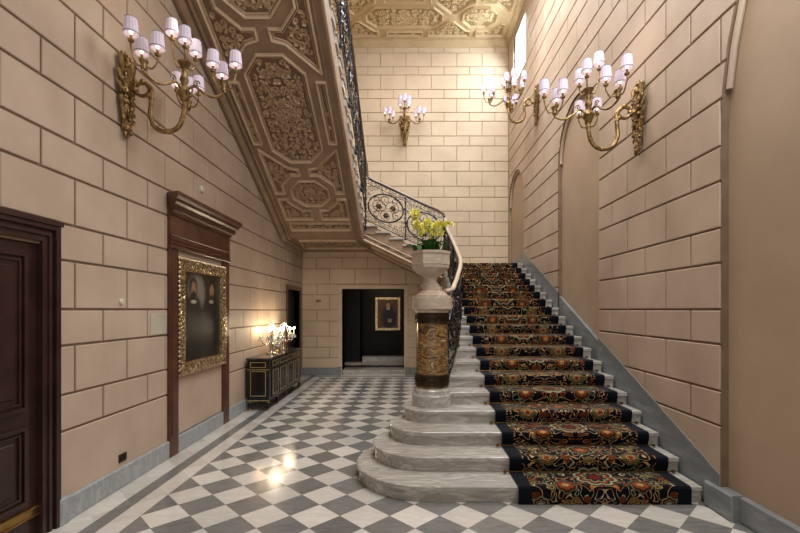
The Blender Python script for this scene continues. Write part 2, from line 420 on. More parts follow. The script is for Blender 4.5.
# ---------------------------------------------------------------- structure: walls of coursed blocks
G = .010      # half joint
def rect_sub(r, holes, mn=.03):
    out = [r]
    for h in holes:
        nx = []
        for (a0, a1, b0, b1) in out:
            if h[0] >= a1 or h[1] <= a0 or h[2] >= b1 or h[3] <= b0: nx.append((a0, a1, b0, b1)); continue
            if a0 < h[0]: nx.append((a0, h[0], b0, b1))
            if a1 > h[1]: nx.append((h[1], a1, b0, b1))
            lo, hi = max(a0, h[0]), min(a1, h[1])
            if b0 < h[2]: nx.append((lo, hi, b0, h[2]))
            if b1 > h[3]: nx.append((lo, hi, h[3], b1))
        out = nx
    return [q for q in out if q[1]-q[0] > mn and q[3]-q[2] > mn]
def courses(mb, P, u0, u1, lines, phase, L, holes=(), talls=None, G=.010):
    for i in range(len(lines)-1):
        h0, h1 = lines[i], lines[i+1]; tall = talls[i]
        if tall is None: js = [u0, u1]
        else:
            st = phase+(0 if tall else L/2); k = math.floor((u0-st)/L); js = [u0]
            x = st+k*L
            while x < u1:
                if x > u0+.08 and x < u1-.08: js.append(x)
                x += L
            js.append(u1)
        for a, c in zip(js[:-1], js[1:]):
            for (a0, a1, b0, b1) in rect_sub((a+G, c-G, h0+G, h1-G), holes):
                mb.box(a0, a1, b0, b1, .001, .016, P, ch=.006)
lines_side = [0, .725]; talls_side = [None]; h = .725
tt = False
while h < HC:
    h = h+(.394 if tt else .293); lines_side.append(min(h, HC)); talls_side.append(tt); tt = not tt
# left wall (faces +X): P(u=Y, h, w) -> X = XL - .016 + w
PL = lambda u, h_, w_: (XL-.016+w_, u, h_)
DO1 = (1.83, 3.42, 0, 2.36); DO2 = (9.85, 11.2, 0, 2.28); PAN = (4.99, 6.64, 0, 2.95)
b = MB(); b.cur = 1
for r in rect_sub((Y0, ZB, 0, HC), [(2.0, 3.295, 0, 2.2), (9.95, 11.1, 0, 2.18)]): b.box(r[0], r[1], r[2], r[3], -.25, 0, PL)
b.cur = 0; courses(b, PL, Y0, ZB, lines_side, 3.61, .67, [DO1, DO2, PAN], talls_side)
wl = b.build('wall_left', ['plaster', 'joint']); fix_normals(wl); struct(wl)
# back wall (faces -Y)
PB = lambda u, h_, w_: (u, ZB+.016-w_, h_)
ys = [284, 268.5, 257.5, 245.8, 236.5, 222.2, 211.3, 197.3, 186.3, 171.4, 161.4, 146, 136, 121.3, 112.5, 98.5, 89.5, 75, 66.8, 53]
lb = [0, .45, .725, 1.018, 1.412, 1.706, 2.10]+[1.7+(310-y)*ZB/435 for y in ys]+[HC]
tb = [None, True, False, True, False, True, False]+[(i % 2 == 0) for i in range(len(ys))]
OP = (-1.72, -.10, 0, 2.25)
b = MB(); b.cur = 1
for r in rect_sub((XL-.3, XR+.35, 0, HC+.2), [OP]): b.box(r[0], r[1], r[2], r[3], -.35, 0, PB)
b.cur = 0; courses(b, PB, XL, XR, lb, -.72, .663, [(OP[0]-.1, OP[1]+.1, 0, OP[3]+.1), (.8, XR, 0, 2.70)], tb[:len(lb)-1], .007)
wb = b.build('wall_back', ['plaster_gold', 'joint_pale']); fix_normals(wb); struct(wb)
# reveal frame round the opening
b = MB()
for r in rect_sub((OP[0]-.1, OP[1]+.1, 0, OP[3]+.1), [OP]): b.box(r[0], r[1], r[2], r[3], -.35, .03, PB)
struct(fix := b.build('trim_1', 'plaster_gold')); fix_normals(fix)

# right wall (faces -X) with arched recesses cut through the blockwork
PR = lambda u, h_, w_: (XR+.016-w_, u, h_)
def arch_poly(z0, z1, hb, crown, rad=None, n=20):
    R = rad or (z1-z0)/2; zc = (z0+z1)/2; sp = crown-(z1-z0)/2 if rad is None else crown-math.sqrt(max(R*R-0, 0))
    if rad is None:
        pts = [(z0, hb)]+[(z0, sp)]; pts += [(zc-R*math.cos(PI*k/n), sp+R*math.sin(PI*k/n)) for k in range(1, n)]; pts += [(z1, sp), (z1, hb)]
    return pts
def bool_diff(o, cutters):
    for c_ in cutters:
        m = o.modifiers.new('b', 'BOOLEAN'); m.operation = 'DIFFERENCE'; m.object = c_; m.solver = 'EXACT'
    dg = bpy.context.evaluated_depsgraph_get(); me = bpy.data.meshes.new_from_object(o.evaluated_get(dg))
    o.modifiers.clear(); o.data = me
    for c_ in cutters: bpy.data.objects.remove(c_)
b = MB(); b.cur = 0; WIN = (9.7, 10.8, 7.25, 8.5)
courses(b, PR, Y0, ZB, lines_side, 3.65, .777, [WIN, (9.7, ZB, 0, 2.7)], talls_side)
blocks = b.build('blocks', ['plaster', 'joint']); fix_normals(blocks)
b = MB(); b.cur = 1
for r in rect_sub((Y0, ZB+.0, 0, HC), [WIN]): b.box(r[0], r[1], r[2], r[3], -.055, 0, PR)
slab = b.build('wall_right', ['plaster', 'joint']); fix_normals(slab)
ARCHES = [(-2.35, 3.65, -.2, 6.2), (5.98, 7.6, -.2, 5.04), (9.85, ZB-.03, 2.0, 5.08)]
def cutter():
    out = []
    for (z0, z1, hb, cr) in ARCHES:
        c_ = MB(); c_.prism(arch_poly(z0, z1, hb, cr, n=28), -.2, .3, PR); o = c_.build('cut', 'joint'); fix_normals(o); out.append(o)
    return out
bool_diff(blocks, cutter()); bool_diff(slab, cutter())
bm = bmesh.new(); bm.from_mesh(slab.data); bm.from_mesh(blocks.data); bm.to_mesh(slab.data); bm.free()
bpy.data.objects.remove(blocks); struct(slab)
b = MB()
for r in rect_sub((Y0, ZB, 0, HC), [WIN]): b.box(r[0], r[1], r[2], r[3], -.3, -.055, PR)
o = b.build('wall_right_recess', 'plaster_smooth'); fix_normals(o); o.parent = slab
# roll mouldings round the arches
for i, (z0, z1, hb, cr) in enumerate(ARCHES):
    b = MB(); pl = arch_poly(z0, z1, hb, cr, n=28); R = (z1-z0)/2; sp = cr-R
    off = .03 if i else .022
    path = [PR(z0+(off if z0 > 0 else 0), max(hb, 0.0), -.02)] if i else []
    pts = inset(pl, off)
    path = [PR(p[0], p[1], -.03) for p in pts if p[1] > (3.3 if i == 0 else max(hb, 0)+.2)]
    b.tube(path, .026 if i == 0 else .026, 8, up=(1, 0, 0))
    o = b.build('arch_moulding', 'plaster'); o.parent = slab
# window high in the right wall
b = MB()
for r in rect_sub(WIN, [(WIN[0]+.07, WIN[1]-.07, WIN[2]+.07, WIN[3]-.07)]): b.box(r[0], r[1], r[2], r[3], -.28, -.02, PR)
b.box((WIN[0]+WIN[1])/2-.02, (WIN[0]+WIN[1])/2+.02, WIN[2]+.07, WIN[3]-.07, -.27, -.23, PR)
b.box(WIN[0]+.07, WIN[1]-.07, 7.85, 7.89, -.27, -.23, PR)
o = b.build('window_1', 'window_frame_paint'); fix_normals(o); struct(o)
b = MB(); b.box(WIN[0]+.07, WIN[1]-.07, WIN[2]+.07, WIN[3]-.07, -.262, -.25, PR); p_ = b.build('pane', 'pane'); p_.parent = o

# ---------------------------------------------------------------- relief panels for ceiling and soffits
def relief(mb, poly, P, seed, dens=.085, amp=.022, mirror=None, tilt=0):
    mb.cur = 2; amp *= 1.15
    rnd = random.Random(seed); pin = inset(poly, .035)
    xs = [p[0] for p in pin]; yy = [p[1] for p in pin]; x0, x1, y0, y1 = min(xs), max(xs), min(yy), max(yy)
    mid = (x0+x1)/2 if mirror is None else mirror
    nx = max(1, int(round((x1-x0)/dens))); ny = max(1, int(round((y1-y0)/dens)))
    for i in range(nx):
        for j in range(ny):
            cx = x0+(i+.5)*(x1-x0)/nx; cy = y0+(j+.5)*(y1-y0)/ny
            if cx > mid+1e-4 and mirror is not None: continue
            cx += rnd.uniform(-.3, .3)*dens; cy += rnd.uniform(-.3, .3)*dens
            rr = dens*rnd.uniform(.38, .62); a0 = rnd.uniform(0, 2*PI); sg = rnd.choice((-1, 1)); tr = rnd.uniform(.8, 1.4)
            sides = ((cx, sg, a0),) if mirror is None else ((cx, sg, a0), (2*mid-cx, -sg, PI-a0))
            for (qx, s2, a2) in sides:
                if not inpoly(qx, cy, pin): continue
                sp_ = spiral(qx, cy, rr, tr, a2, s2, 9, .15)
                pts = [P(x, y, .004) for x, y in sp_ if inpoly(x, y, poly)]
                if len(pts) > 2: mb.tube(pts, amp*.55, 4, r2=amp*.35)
                # leaf lobe
                if rnd.random() < .8:
                    aa = a2+rnd.uniform(0, 2); L = rr*1.1
                    pa, pb = (qx+math.cos(aa)*rr*.3, cy+math.sin(aa)*rr*.3), (qx+math.cos(aa)*L, cy+math.sin(aa)*L)
                    if inpoly(*pb, poly):
                        mb.tube([P(*pa, .004), P((pa[0]+pb[0])/2, (pa[1]+pb[1])/2, .012), P(*pb, .002)], lambda t__: amp*(.25+.7*math.sin(PI*min(1, t__*.9+.05))), 4)
def frame_lines(mb, poly, P, wd=.016, dp=.028, n=1):
    # moulded frame: a raised ridge that follows the closed outline
    N = len(poly); o0 = poly; o1 = inset(poly, wd*.5); o2 = inset(poly, wd*1.6)
    rings = [[P(a, c, 0) for a, c in o0], [P(a, c, dp) for a, c in o1], [P(a, c, dp*.8) for a, c in inset(poly, wd*1.1)], [P(a, c, 0) for a, c in o2]]
    bse = len(mb.v)
    for r in rings: mb.v += [tuple(q) for q in r]
    for k in range(len(rings)-1):
        for i in range(N):
            j = (i+1) % N; mb.face((bse+k*N+i, bse+k*N+j, bse+(k+1)*N+j, bse+(k+1)*N+i))
def panel(name, poly, P, mats, parent, seed, dens=.085, mirror=None, amp=.022, recess=.0, rosette=False):
    b = MB(); b.cur = 0; frame_lines(b, poly, P, .024, .045); pi_ = inset(poly, .045); frame_lines(b, pi_, P, .009, .02)
    b.cur = 1; n = len(b.v); b.v += [tuple(P(a, c, .003)) for a, c in inset(poly, .03)]; b.face(range(n, n+len(poly)))
    relief(b, inset(poly, .05), P, seed, dens, amp, mirror)
    if rosette:
        xs = [p[0] for p in poly]; yy = [p[1] for p in poly]; cx, cy = (min(xs)+max(xs))/2, (min(yy)+max(yy))/2
        for rr in (.16, .13, .05): b.tube([P(cx+rr*math.cos(a*PI/10), cy+rr*1.1*math.sin(a*PI/10), .015) for a in range(20)], .012, 4, closed=True)
        for a in range(10):
            an = a*PI/5; b.tube([P(cx+.04*math.cos(an), cy+.04*math.sin(an), .01), P(cx+.12*math.cos(an), cy+.12*math.sin(an), .018)], .016, 4)
    o = b.build(name, mats, parent); fix_normals(o); return o
def octo(x0, x1, y0, y1, c):
    return [(x0+c, y0), (x1-c, y0), (x1, y0+c), (x1, y1-c), (x1-c, y1), (x0+c, y1), (x0, y1-c), (x0, y0+c)]

# ---------------------------------------------------------------- ceiling
b = MB(); b.box(XL-.2, XR+.35, Y0, ZB+.3, HC, HC+.2)
ceil = struct(b.build('ceiling', 'ceiling_stone'))
PC = lambda u, v, w_: (u, v, HC-w_)
CM = ['ceiling_scroll_lit', 'ceiling_ground_shaded', 'ceiling_scroll_lit']
sd = 11
def cpan(poly, mirror=None, ros=False):
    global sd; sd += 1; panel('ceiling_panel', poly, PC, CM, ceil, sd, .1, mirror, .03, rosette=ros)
for yc in (10.42, 8.72, 7.02):
    cpan(octo(-1.02, .84, yc-.36, yc+.36, .24), -.09, True)
    for cx in (1.72, -1.90): cpan(octo(cx-.42, cx+.42, yc-.36, yc+.36, .22), cx, True)
    for sy in (-1, 1):
        e = yc+sy*.72
        cpan([(-.55, e-sy*.20), (.37, e-sy*.20), (.37, e), (-.55, e)], -.09)
        for cx in (1.06, -1.24):
            cpan([(cx-.55, e), (cx-.55, e-sy*.22), (cx-.42, e-sy*.24), (cx-.05, e-sy*.60), (cx+.05, e-sy*.60), (cx+.40, e-sy*.24), (cx+.50, e-sy*.22), (cx+.50, e)], cx)
        cpan([(1.70, e), (1.70, e-sy*.22), (2.02, e-sy*.24), (2.30, e-sy*.5), (2.42, e-sy*.5), (2.42, e)])
b = MB()      # cornice round the ceiling
def cornice_run(mb, P, u0, u1, Hh, sz=.28):
    prof = [(0, 0), (0, sz*.2), (.25, sz*.2), (.3, sz*.45), (.55, sz*.6), (.6, sz*.85), (1, sz), (1, 0)]
    prof = [(0, -sz), (sz*.15, -sz), (sz*.2, -sz*.8), (sz*.5, -sz*.55), (sz*.62, -sz*.35), (sz*.95, -sz*.25), (sz, 0), (0, 0)]
    n = len(mb.v)
    for u in (u0, u1):
        for (w_, hh) in prof: mb.v.append(tuple(P(u, Hh+hh, .016+w_)))
    N = len(prof)
    for i in range(N):
        j = (i+1) % N; mb.face((n+i, n+j, n+N+j, n+N+i))
    mb.face(range(n, n+N)); mb.face(range(n+N, n+2*N))
cornice_run(b, PB, XL, XR, HC, .17); cornice_run(b, PL, Y0, ZB, HC, .17); cornice_run(b, PR, Y0, 9.2, HC, .12); cornice_run(b, PR, 9.2, ZB, HC, .12)
o = b.build('trim_2', 'ceiling_stone'); fix_normals(o); struct(o)

# ---------------------------------------------------------------- baseboards
b = MB()
for (a, c) in ((3.45, 4.99), (5.1, 6.46), (6.62, 9.85), (11.2, ZB)):
    b.box(a, c, 0, .195, 0, .045, PL, ch=.01)
o = b.build('baseboard_left', 'marble_skirt_pale'); fix_normals(o); struct(o)
b = MB(); b.box(3.405, 3.50, 0, .21, -.01, .06, PL, ch=.008); o = b.build('trim_3', 'marble_skirt_pale'); fix_normals(o); struct(o)
b = MB(); b.box(XL+.03, OP[0]-.1, 0, .2, 0, .045, PB, ch=.01); b.box(OP[1]+.1, .78, 0, .2, 0, .045, PB, ch=.01)
b.box(OP[0]-.13, OP[0]-.02, 0, .22, 0, .07, PB, ch=.008); b.box(OP[1]+.02, OP[1]+.13, 0, .22, 0, .07, PB, ch=.008)
o = b.build('baseboard_back', 'marble_skirt'); fix_normals(o); struct(o)
b = MB(); b.box(Y0, 3.62, 0, .21, -.055, -.01, PR, ch=.01)
b.box(3.47, 3.80, 0, .215, -.05, .055, PR, ch=.012)
o = b.build('baseboard_right', 'marble_skirt'); fix_normals(o); struct(o)
# grey marble skirting that climbs the right wall beside the steps
R_, T_, Z1 = .145, .335, 3.83
nose = lambda z: R_+(z-Z1)*R_/T_
b = MB()
def sk(z0, z1, off, w0, w1):
    b.prism([(z0, 0 if z0 < 5 else nose(z0)-.6), (z1, nose(z1)-.6 if z1 > 5 else 0), (z1, min(nose(z1)+off, 3.02)), (min(z1, 10.15), min(nose(min(z1, 10.15))+off, 3.02)), (z0, nose(z0)+off)], w0, w1, PR)
sk(3.66, 5.98, .25, 0, .022); sk(5.98, 7.6, .16, -.054, -.01); sk(7.6, 9.85, .25, 0, .022)
b.prism([(9.85, 2.7), (ZB, 2.7), (ZB, 2.94), (10.7, 2.94), (10.2, 3.0), (9.85, nose(9.85)+.25)], -.054, -.01, PR)
o = b.build('baseboard_stair', 'marble_skirt'); fix_normals(o); struct(o)

# ---------------------------------------------------------------- vestibule beyond the opening
def vwall(nm, *bx):
    b = MB()
    for q in bx: b.box(*q)
    return struct(b.build(nm, 'black_panel'))
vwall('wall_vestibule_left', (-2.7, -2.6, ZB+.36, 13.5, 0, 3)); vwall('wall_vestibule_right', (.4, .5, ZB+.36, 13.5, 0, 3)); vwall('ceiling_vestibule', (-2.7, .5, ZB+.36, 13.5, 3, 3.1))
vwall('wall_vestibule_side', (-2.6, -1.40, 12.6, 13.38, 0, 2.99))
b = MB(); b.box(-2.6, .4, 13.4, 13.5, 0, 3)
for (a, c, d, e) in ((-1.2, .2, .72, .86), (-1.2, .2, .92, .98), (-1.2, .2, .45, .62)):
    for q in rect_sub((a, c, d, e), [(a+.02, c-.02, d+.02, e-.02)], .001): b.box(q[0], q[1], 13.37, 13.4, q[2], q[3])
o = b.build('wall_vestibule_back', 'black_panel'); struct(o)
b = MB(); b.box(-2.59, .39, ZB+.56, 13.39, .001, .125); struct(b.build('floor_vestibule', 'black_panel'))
ves = thing('low_marble_steps', 'two low white marble steps rising through the doorway in the back wall', 'steps', (-.9, ZB+.1, 0))
b = MB(); b.box(-.815, .795, -.06, .45, .003, .13); b.build('step', 'marble_step', ves)
b = MB(); b.box(-.40, .795, .95, 1.25, .127, .37); b.build('step', 'marble_step', ves)
b = MB(); b.box(-.90, -.41, .95, 1.2, .127, .20); b.build('step', 'marble_step', ves)
# ---------------------------------------------------------------- staircase, first flight
st = thing('marble_staircase', 'wide white marble lower flight with rounded bottom steps, covered by the floral runner', 'staircase', (0, 0, 0))
SX = XR-.025
plans = [(.19, 4.55, .72), (.175, 4.72, .555), (.22, 4.935, .435), (.255, 5.155, .32)]
def step_plan(k, d=0):
    x0, z0, r = plans[k]; r += d; zf = Z1+k*T_-d
    z0 = zf+r
    pts = [(SX, zf)]+[(x0-r*math.sin(PI*i/28), z0-r*math.cos(PI*i/28)) for i in range(29)]
    pts += [(.5, 5.505), (SX, 5.505)]
    return pts
for k in range(4):
    b = MB(); H0 = k*R_
    b.prism(step_plan(k, -.022), H0+(.001 if k == 0 else 0), H0+R_-.04); b.prism(step_plan(k), H0+R_-.04, H0+R_, ch=.008)
    o = b.build('step', 'marble_step', st); fix_normals(o)
xleft = {4: .42, 5: .50, 6: .57, 7: .66, 8: .75}
for k in range(4, 19):
    z = Z1+k*T_; xl = xleft.get(k, .79); H1 = (k+1)*R_; b = MB()
    zend = z+T_ if k < 18 else ZB
    bot = 4*R_ if k == 4 else .001
    b.box(xl+.01, SX, z, zend, bot, H1-.04); b.box(xl-.015, SX, z-.022, zend if k == 18 else zend, H1-.04, H1, ch=.006)
    if k == 18: b = MB(); b.box(xl+.01, SX, z, zend-.01, .001, H1-.04); b.box(xl-.015, SX, z-.022, zend-.01, H1-.04, H1, ch=.006)
    o = b.build('step' if k < 18 else 'landing', 'marble_step', st); fix_normals(o)
# runner
CX0, CX1 = .965, 2.475; cc = (CX0+CX1)/2
prof = []
th = .012
prof.append((Z1-.022-th, .002))
for k in range(19):
    z = Z1+k*T_; H1 = (k+1)*R_
    prof += [(z-.024-th+.0, H1-.045-th*.0), (z-.024-th, H1-.008+th*.3), (z-.018, H1+th)]
    if k < 18: prof += [(z+T_-.010-th, H1+th), (z+T_-.002-th, H1+th+.006)]
    else: prof += [(z+.7, H1+th)]
me = bpy.data.meshes.new('carpet_runner'); vs = []; fs = []; uvs = []
L = 0; Ls = [0]
for i in range(1, len(prof)): L += math.hypot(prof[i][0]-prof[i-1][0], prof[i][1]-prof[i-1][1]); Ls.append(L)
NX = 2
for i, (y, z) in enumerate(prof):
    for x in (CX0, CX1): vs.append((x, y, z)); uvs.append((x-cc, Ls[i]))
n = len(vs)
for i, (y, z) in enumerate(prof):   # under side, tucked into the steps
    for x in (CX0, CX1): vs.append((x, y+.011, z-.011)); uvs.append((x-cc, Ls[i]))
for i in range(len(prof)-1):
    fs += [(2*i, 2*i+1, 2*i+3, 2*i+2), (n+2*i, n+2*i+2, n+2*i+3, n+2*i+1), (2*i, 2*i+2, n+2*i+2, n+2*i), (2*i+1, n+2*i+1, n+2*i+3, 2*i+3)]
me.from_pydata(vs, [], fs); ul = me.uv_layers.new(name='uv')
for lp in me.loops: ul.data[lp.index].uv = uvs[lp.vertex_index]
me.materials.append(M['carpet']); o = bpy.data.objects.new('carpet_runner', me); COL.objects.link(o); fix_normals(o)
tag(o, 'dark floral stair runner with navy borders running up the wide marble steps', 'carpet')
ords = ['second', 'third', 'fourth', 'fifth', 'sixth', 'seventh', 'eighth', 'ninth', 'tenth', 'eleventh', 'twelfth', 'thirteenth', 'fourteenth', 'fifteenth', 'sixteenth', 'seventeenth', 'eighteenth', 'nineteenth']
rod0 = None
for k in range(1, 19):
    z = Z1+k*T_; H = k*R_
    if rod0 is None:
        rod0 = thing('stair_rod', '', 'stair rod', (cc, 0, 0))
        b = MB(); b.tube([(-.80, 0, 0), (.80, 0, 0)], .0045, 6); b.build('rod', 'rod_brass', rod0)
        for sx in (-.80, .80):
            b = MB(); b.box(sx-.012, sx+.012, -.012, .012, -.010, .012); b.ball((sx*1.015, 0, 0), .010); b.build('end_bracket', 'rod_brass', rod0)
        r = rod0
    else: r = copy_tree(rod0)
    r.location = (cc, z-.035, H+.0215)
    tag(r, 'thin brass stair rod holding the runner at the foot of the %s step up' % ords[k-1], 'stair rod', 'stair rods across the runner')

# ---------------------------------------------------------------- upper flights: second (along the back wall) and third (towards the camera)
up = thing('upper_staircase', 'upper flights of stairs with carved brown coffered underside and pale steps', 'staircase', (0, 0, 0))
H1_ = 19*R_                      # 2.755
edges = [.78, .48, .18, -.12, -.42, -.725]
ZF = 9.86
for i in range(5):
    b = MB(); H = H1_+(i+1)*R_
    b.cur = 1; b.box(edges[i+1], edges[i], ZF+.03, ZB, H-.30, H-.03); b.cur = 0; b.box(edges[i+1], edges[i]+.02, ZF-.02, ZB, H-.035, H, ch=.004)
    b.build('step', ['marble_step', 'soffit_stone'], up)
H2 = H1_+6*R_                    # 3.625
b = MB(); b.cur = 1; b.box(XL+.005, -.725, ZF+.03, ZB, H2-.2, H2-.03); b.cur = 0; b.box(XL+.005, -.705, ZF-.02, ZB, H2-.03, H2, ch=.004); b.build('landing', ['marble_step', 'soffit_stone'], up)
# sloped string + soffit of the second flight
def sof2(x): return 3.27 if x < -1.0 else 3.27-(x+1.0)*.48
xs2 = [-1.0, -.7, -.1, .5, .79]
b = MB(); poly = [(-1.0, 3.27), (.79, sof2(.79)), (.79, H1_+.02), (.72, H1_+.12)]
for i in range(5): poly += [(edges[i+1]+.02, H1_+i*R_+.12)] if i else [(edges[1]+.02, H1_+.12)]
poly = [(-1.0, 3.27), (.79, sof2(.79)), (.79, H1_+.05), (-.72, H2-.06), (-1.0, H2-.06)]
b.prism([(p[0], p[1]) for p in poly], 0, 1, lambda a, c, w_: (a, ZF+.06+w_*(ZB-ZF-.07), c))
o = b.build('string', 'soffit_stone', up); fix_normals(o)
b = MB()
b.tube([(-1.02, ZF+.0, 3.29), (-.98, ZF, 3.285), (.79, ZF, sof2(.79)+.02)], .022, 6)
b.tube([(-1.02, ZF+.03, 3.42), (.79, ZF+.03, sof2(.79)+.15)], .014, 6)
b.build('string_moulding', 'moulding_stone', up)
# flat landing soffit
b = MB(); b.box(XL+.004, -1.0, 9.45, ZB-.005, 3.27, H2-.05); b.build('landing_slab', 'soffit_stone', up)
SM = ['moulding_stone', 'soffit_ground_shaded', 'soffit_scroll_lit']
PF = lambda u, v, w_: (u, v, 3.27-w_)
panel('soffit_panel', [(-2.45, 9.72), (-1.15, 9.72), (-.98, 10.95), (-2.62, 10.95)], PF, SM, up, 71, .1, -1.8)
# panels of the second-flight soffit
def PS2(u, v, w_):
    n = Vector((-.48, 0, -1)).normalized(); return (u+n.x*w_, v, sof2(u)+n.z*w_)
panel('soffit_panel', [(-.85, 10.1), (.6, 10.1), (.6, 11.05), (-.85, 11.05)], PS2, SM, up, 72, .1)
# third flight
SL = .485; ZS = 9.45
sof3 = lambda z: 3.27+SL*(ZS-z)
T3 = .3; N3 = 20
XE = -1.0
for i in range(N3):
    z = ZF-.02-i*T3; H = H2+(i+1)*R_; b = MB()
    b.box(XL+.005, XE+.0, z-T3, z, H-.17, H-.03); b.box(XL+.005, XE+.03, z-T3, z+.02, H-.03, H, ch=.004)
    # scrolled bracket under the tread end
    b.box(XE-.0, XE+.018, z-T3+.03, z-.02, H-.15, H-.045)
    b.build('step', 'marble_step', up)
ZE = ZF-.02-N3*T3
b = MB()
pl = [(ZS, 3.27), (ZE, sof3(ZE)), (ZE, H2+N3*R_-.16), (ZF-.1, H2-.05), (ZS+.01, H2-.05)]
b.prism(pl, 0, 1, lambda a, c, w_: (XL+.004+w_*(XE-XL-.006), a, c))
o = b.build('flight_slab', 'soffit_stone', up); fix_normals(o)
nrm = Vector((0, -SL, -1)).normalized()
def P3(u, v, w_):  # u = X, v = depth Z of the point on the soffit
    return (u, v+nrm.y*w_, sof3(v)+nrm.z*w_)
cxm = -1.83
def pat(zc0):
    """one bay: small octagon, its corner panels, then the long octagon with side strips (toward the camera)"""
    pass
sp_ = []
def pn(poly, mir=None, ros=False):
    sp_.append(1); panel('soffit_panel', poly, P3, SM, up, 100+len(sp_), .084, mir, .034, rosette=ros)
pn([(-2.46, 8.96), (-1.18, 8.96), (-1.18, 9.2), (-2.46, 9.2)], cxm)
def bay(z8, zl0, zl1, z8b):
    # z8 .. : small octagon centre; zl0..zl1 long octagon
    pn(octo(cxm-.36, cxm+.36, z8-.32, z8+.32, .2), cxm)
    for sg in (-1, 1):
        e = cxm+sg*.66; m = cxm+sg*.075
        def q(x, y): return (x, y)
        # corner panels nearer the landing
        pn([(m, z8+.42), (m, z8+.70), (e, z8+.70), (e, z8+.12), (cxm+sg*.46, z8+.12), (cxm+sg*.46, z8+.2), (cxm+sg*.24, z8+.42)])
        pn([(m, z8-.42), (m, z8-.62+.05), (cxm+sg*.25, z8-.62), (cxm+sg*.52, z8-.88), (e, z8-1.0), (e, z8-.0), (cxm+sg*.46, z8-.0), (cxm+sg*.46, z8-.2), (cxm+sg*.24, z8-.42)])
        pn([(cxm+sg*.53, zl0+.36), (e+sg*.03, zl0+.36), (e+sg*.03, zl1-.36), (cxm+sg*.53, zl1-.36)])
    pn(octo(cxm-.43, cxm+.43, zl0, zl1, .25), cxm, True)
def bay2(z8):
    pn(octo(cxm-.36, cxm+.36, z8-.32, z8+.32, .2), cxm)
    for sg in (-1, 1):
        e = cxm+sg*.66; m = cxm+sg*.075
        pn([(m, z8+.42), (m, z8+.57), (cxm+sg*.25, z8+.62), (cxm+sg*.52, z8+.88), (e, z8+1.0), (e, z8+.0), (cxm+sg*.46, z8+.0), (cxm+sg*.46, z8+.2), (cxm+sg*.24, z8+.42)])
bay(8.17, 5.72, 7.46, 0)
bay2(5.0)
# border mouldings of the sloping soffit
b = MB()
for u, r in ((XL+.07, .07), (XL+.18, .03), (XE-.02, .03), (-1.13, .012)):
    b.tube([P3(u, ZS+.02, .01), P3(u, ZE, .01)], r, 8)
b.tube([(XL+.07, ZS, 3.265), (XL+.07, ZB-.02, 3.265)], .07, 8); b.tube([(XL+.2, ZS, 3.265), (XL+.2, ZB-.1, 3.265)], .03, 8)
b.tube([(XL+.02, ZB-.06, 3.265), (-1.0, ZB-.06, 3.265), (.78, ZB-.06, sof2(.78))], .06, 8); b.tube([(XL+.02, ZB-.16, 3.265), (-1.0, ZB-.16, 3.265), (.78, ZB-.16, sof2(.78))], .025, 8)
b.build('soffit_cornice', 'soffit_stone', up)
# upper floor strip the third flight reaches
b = MB(); b.box(XL+.02, XE, Y0+.3, ZE, H2+N3*R_-.35, H2+N3*R_); b.build('upper_floor', 'soffit_stone', up)

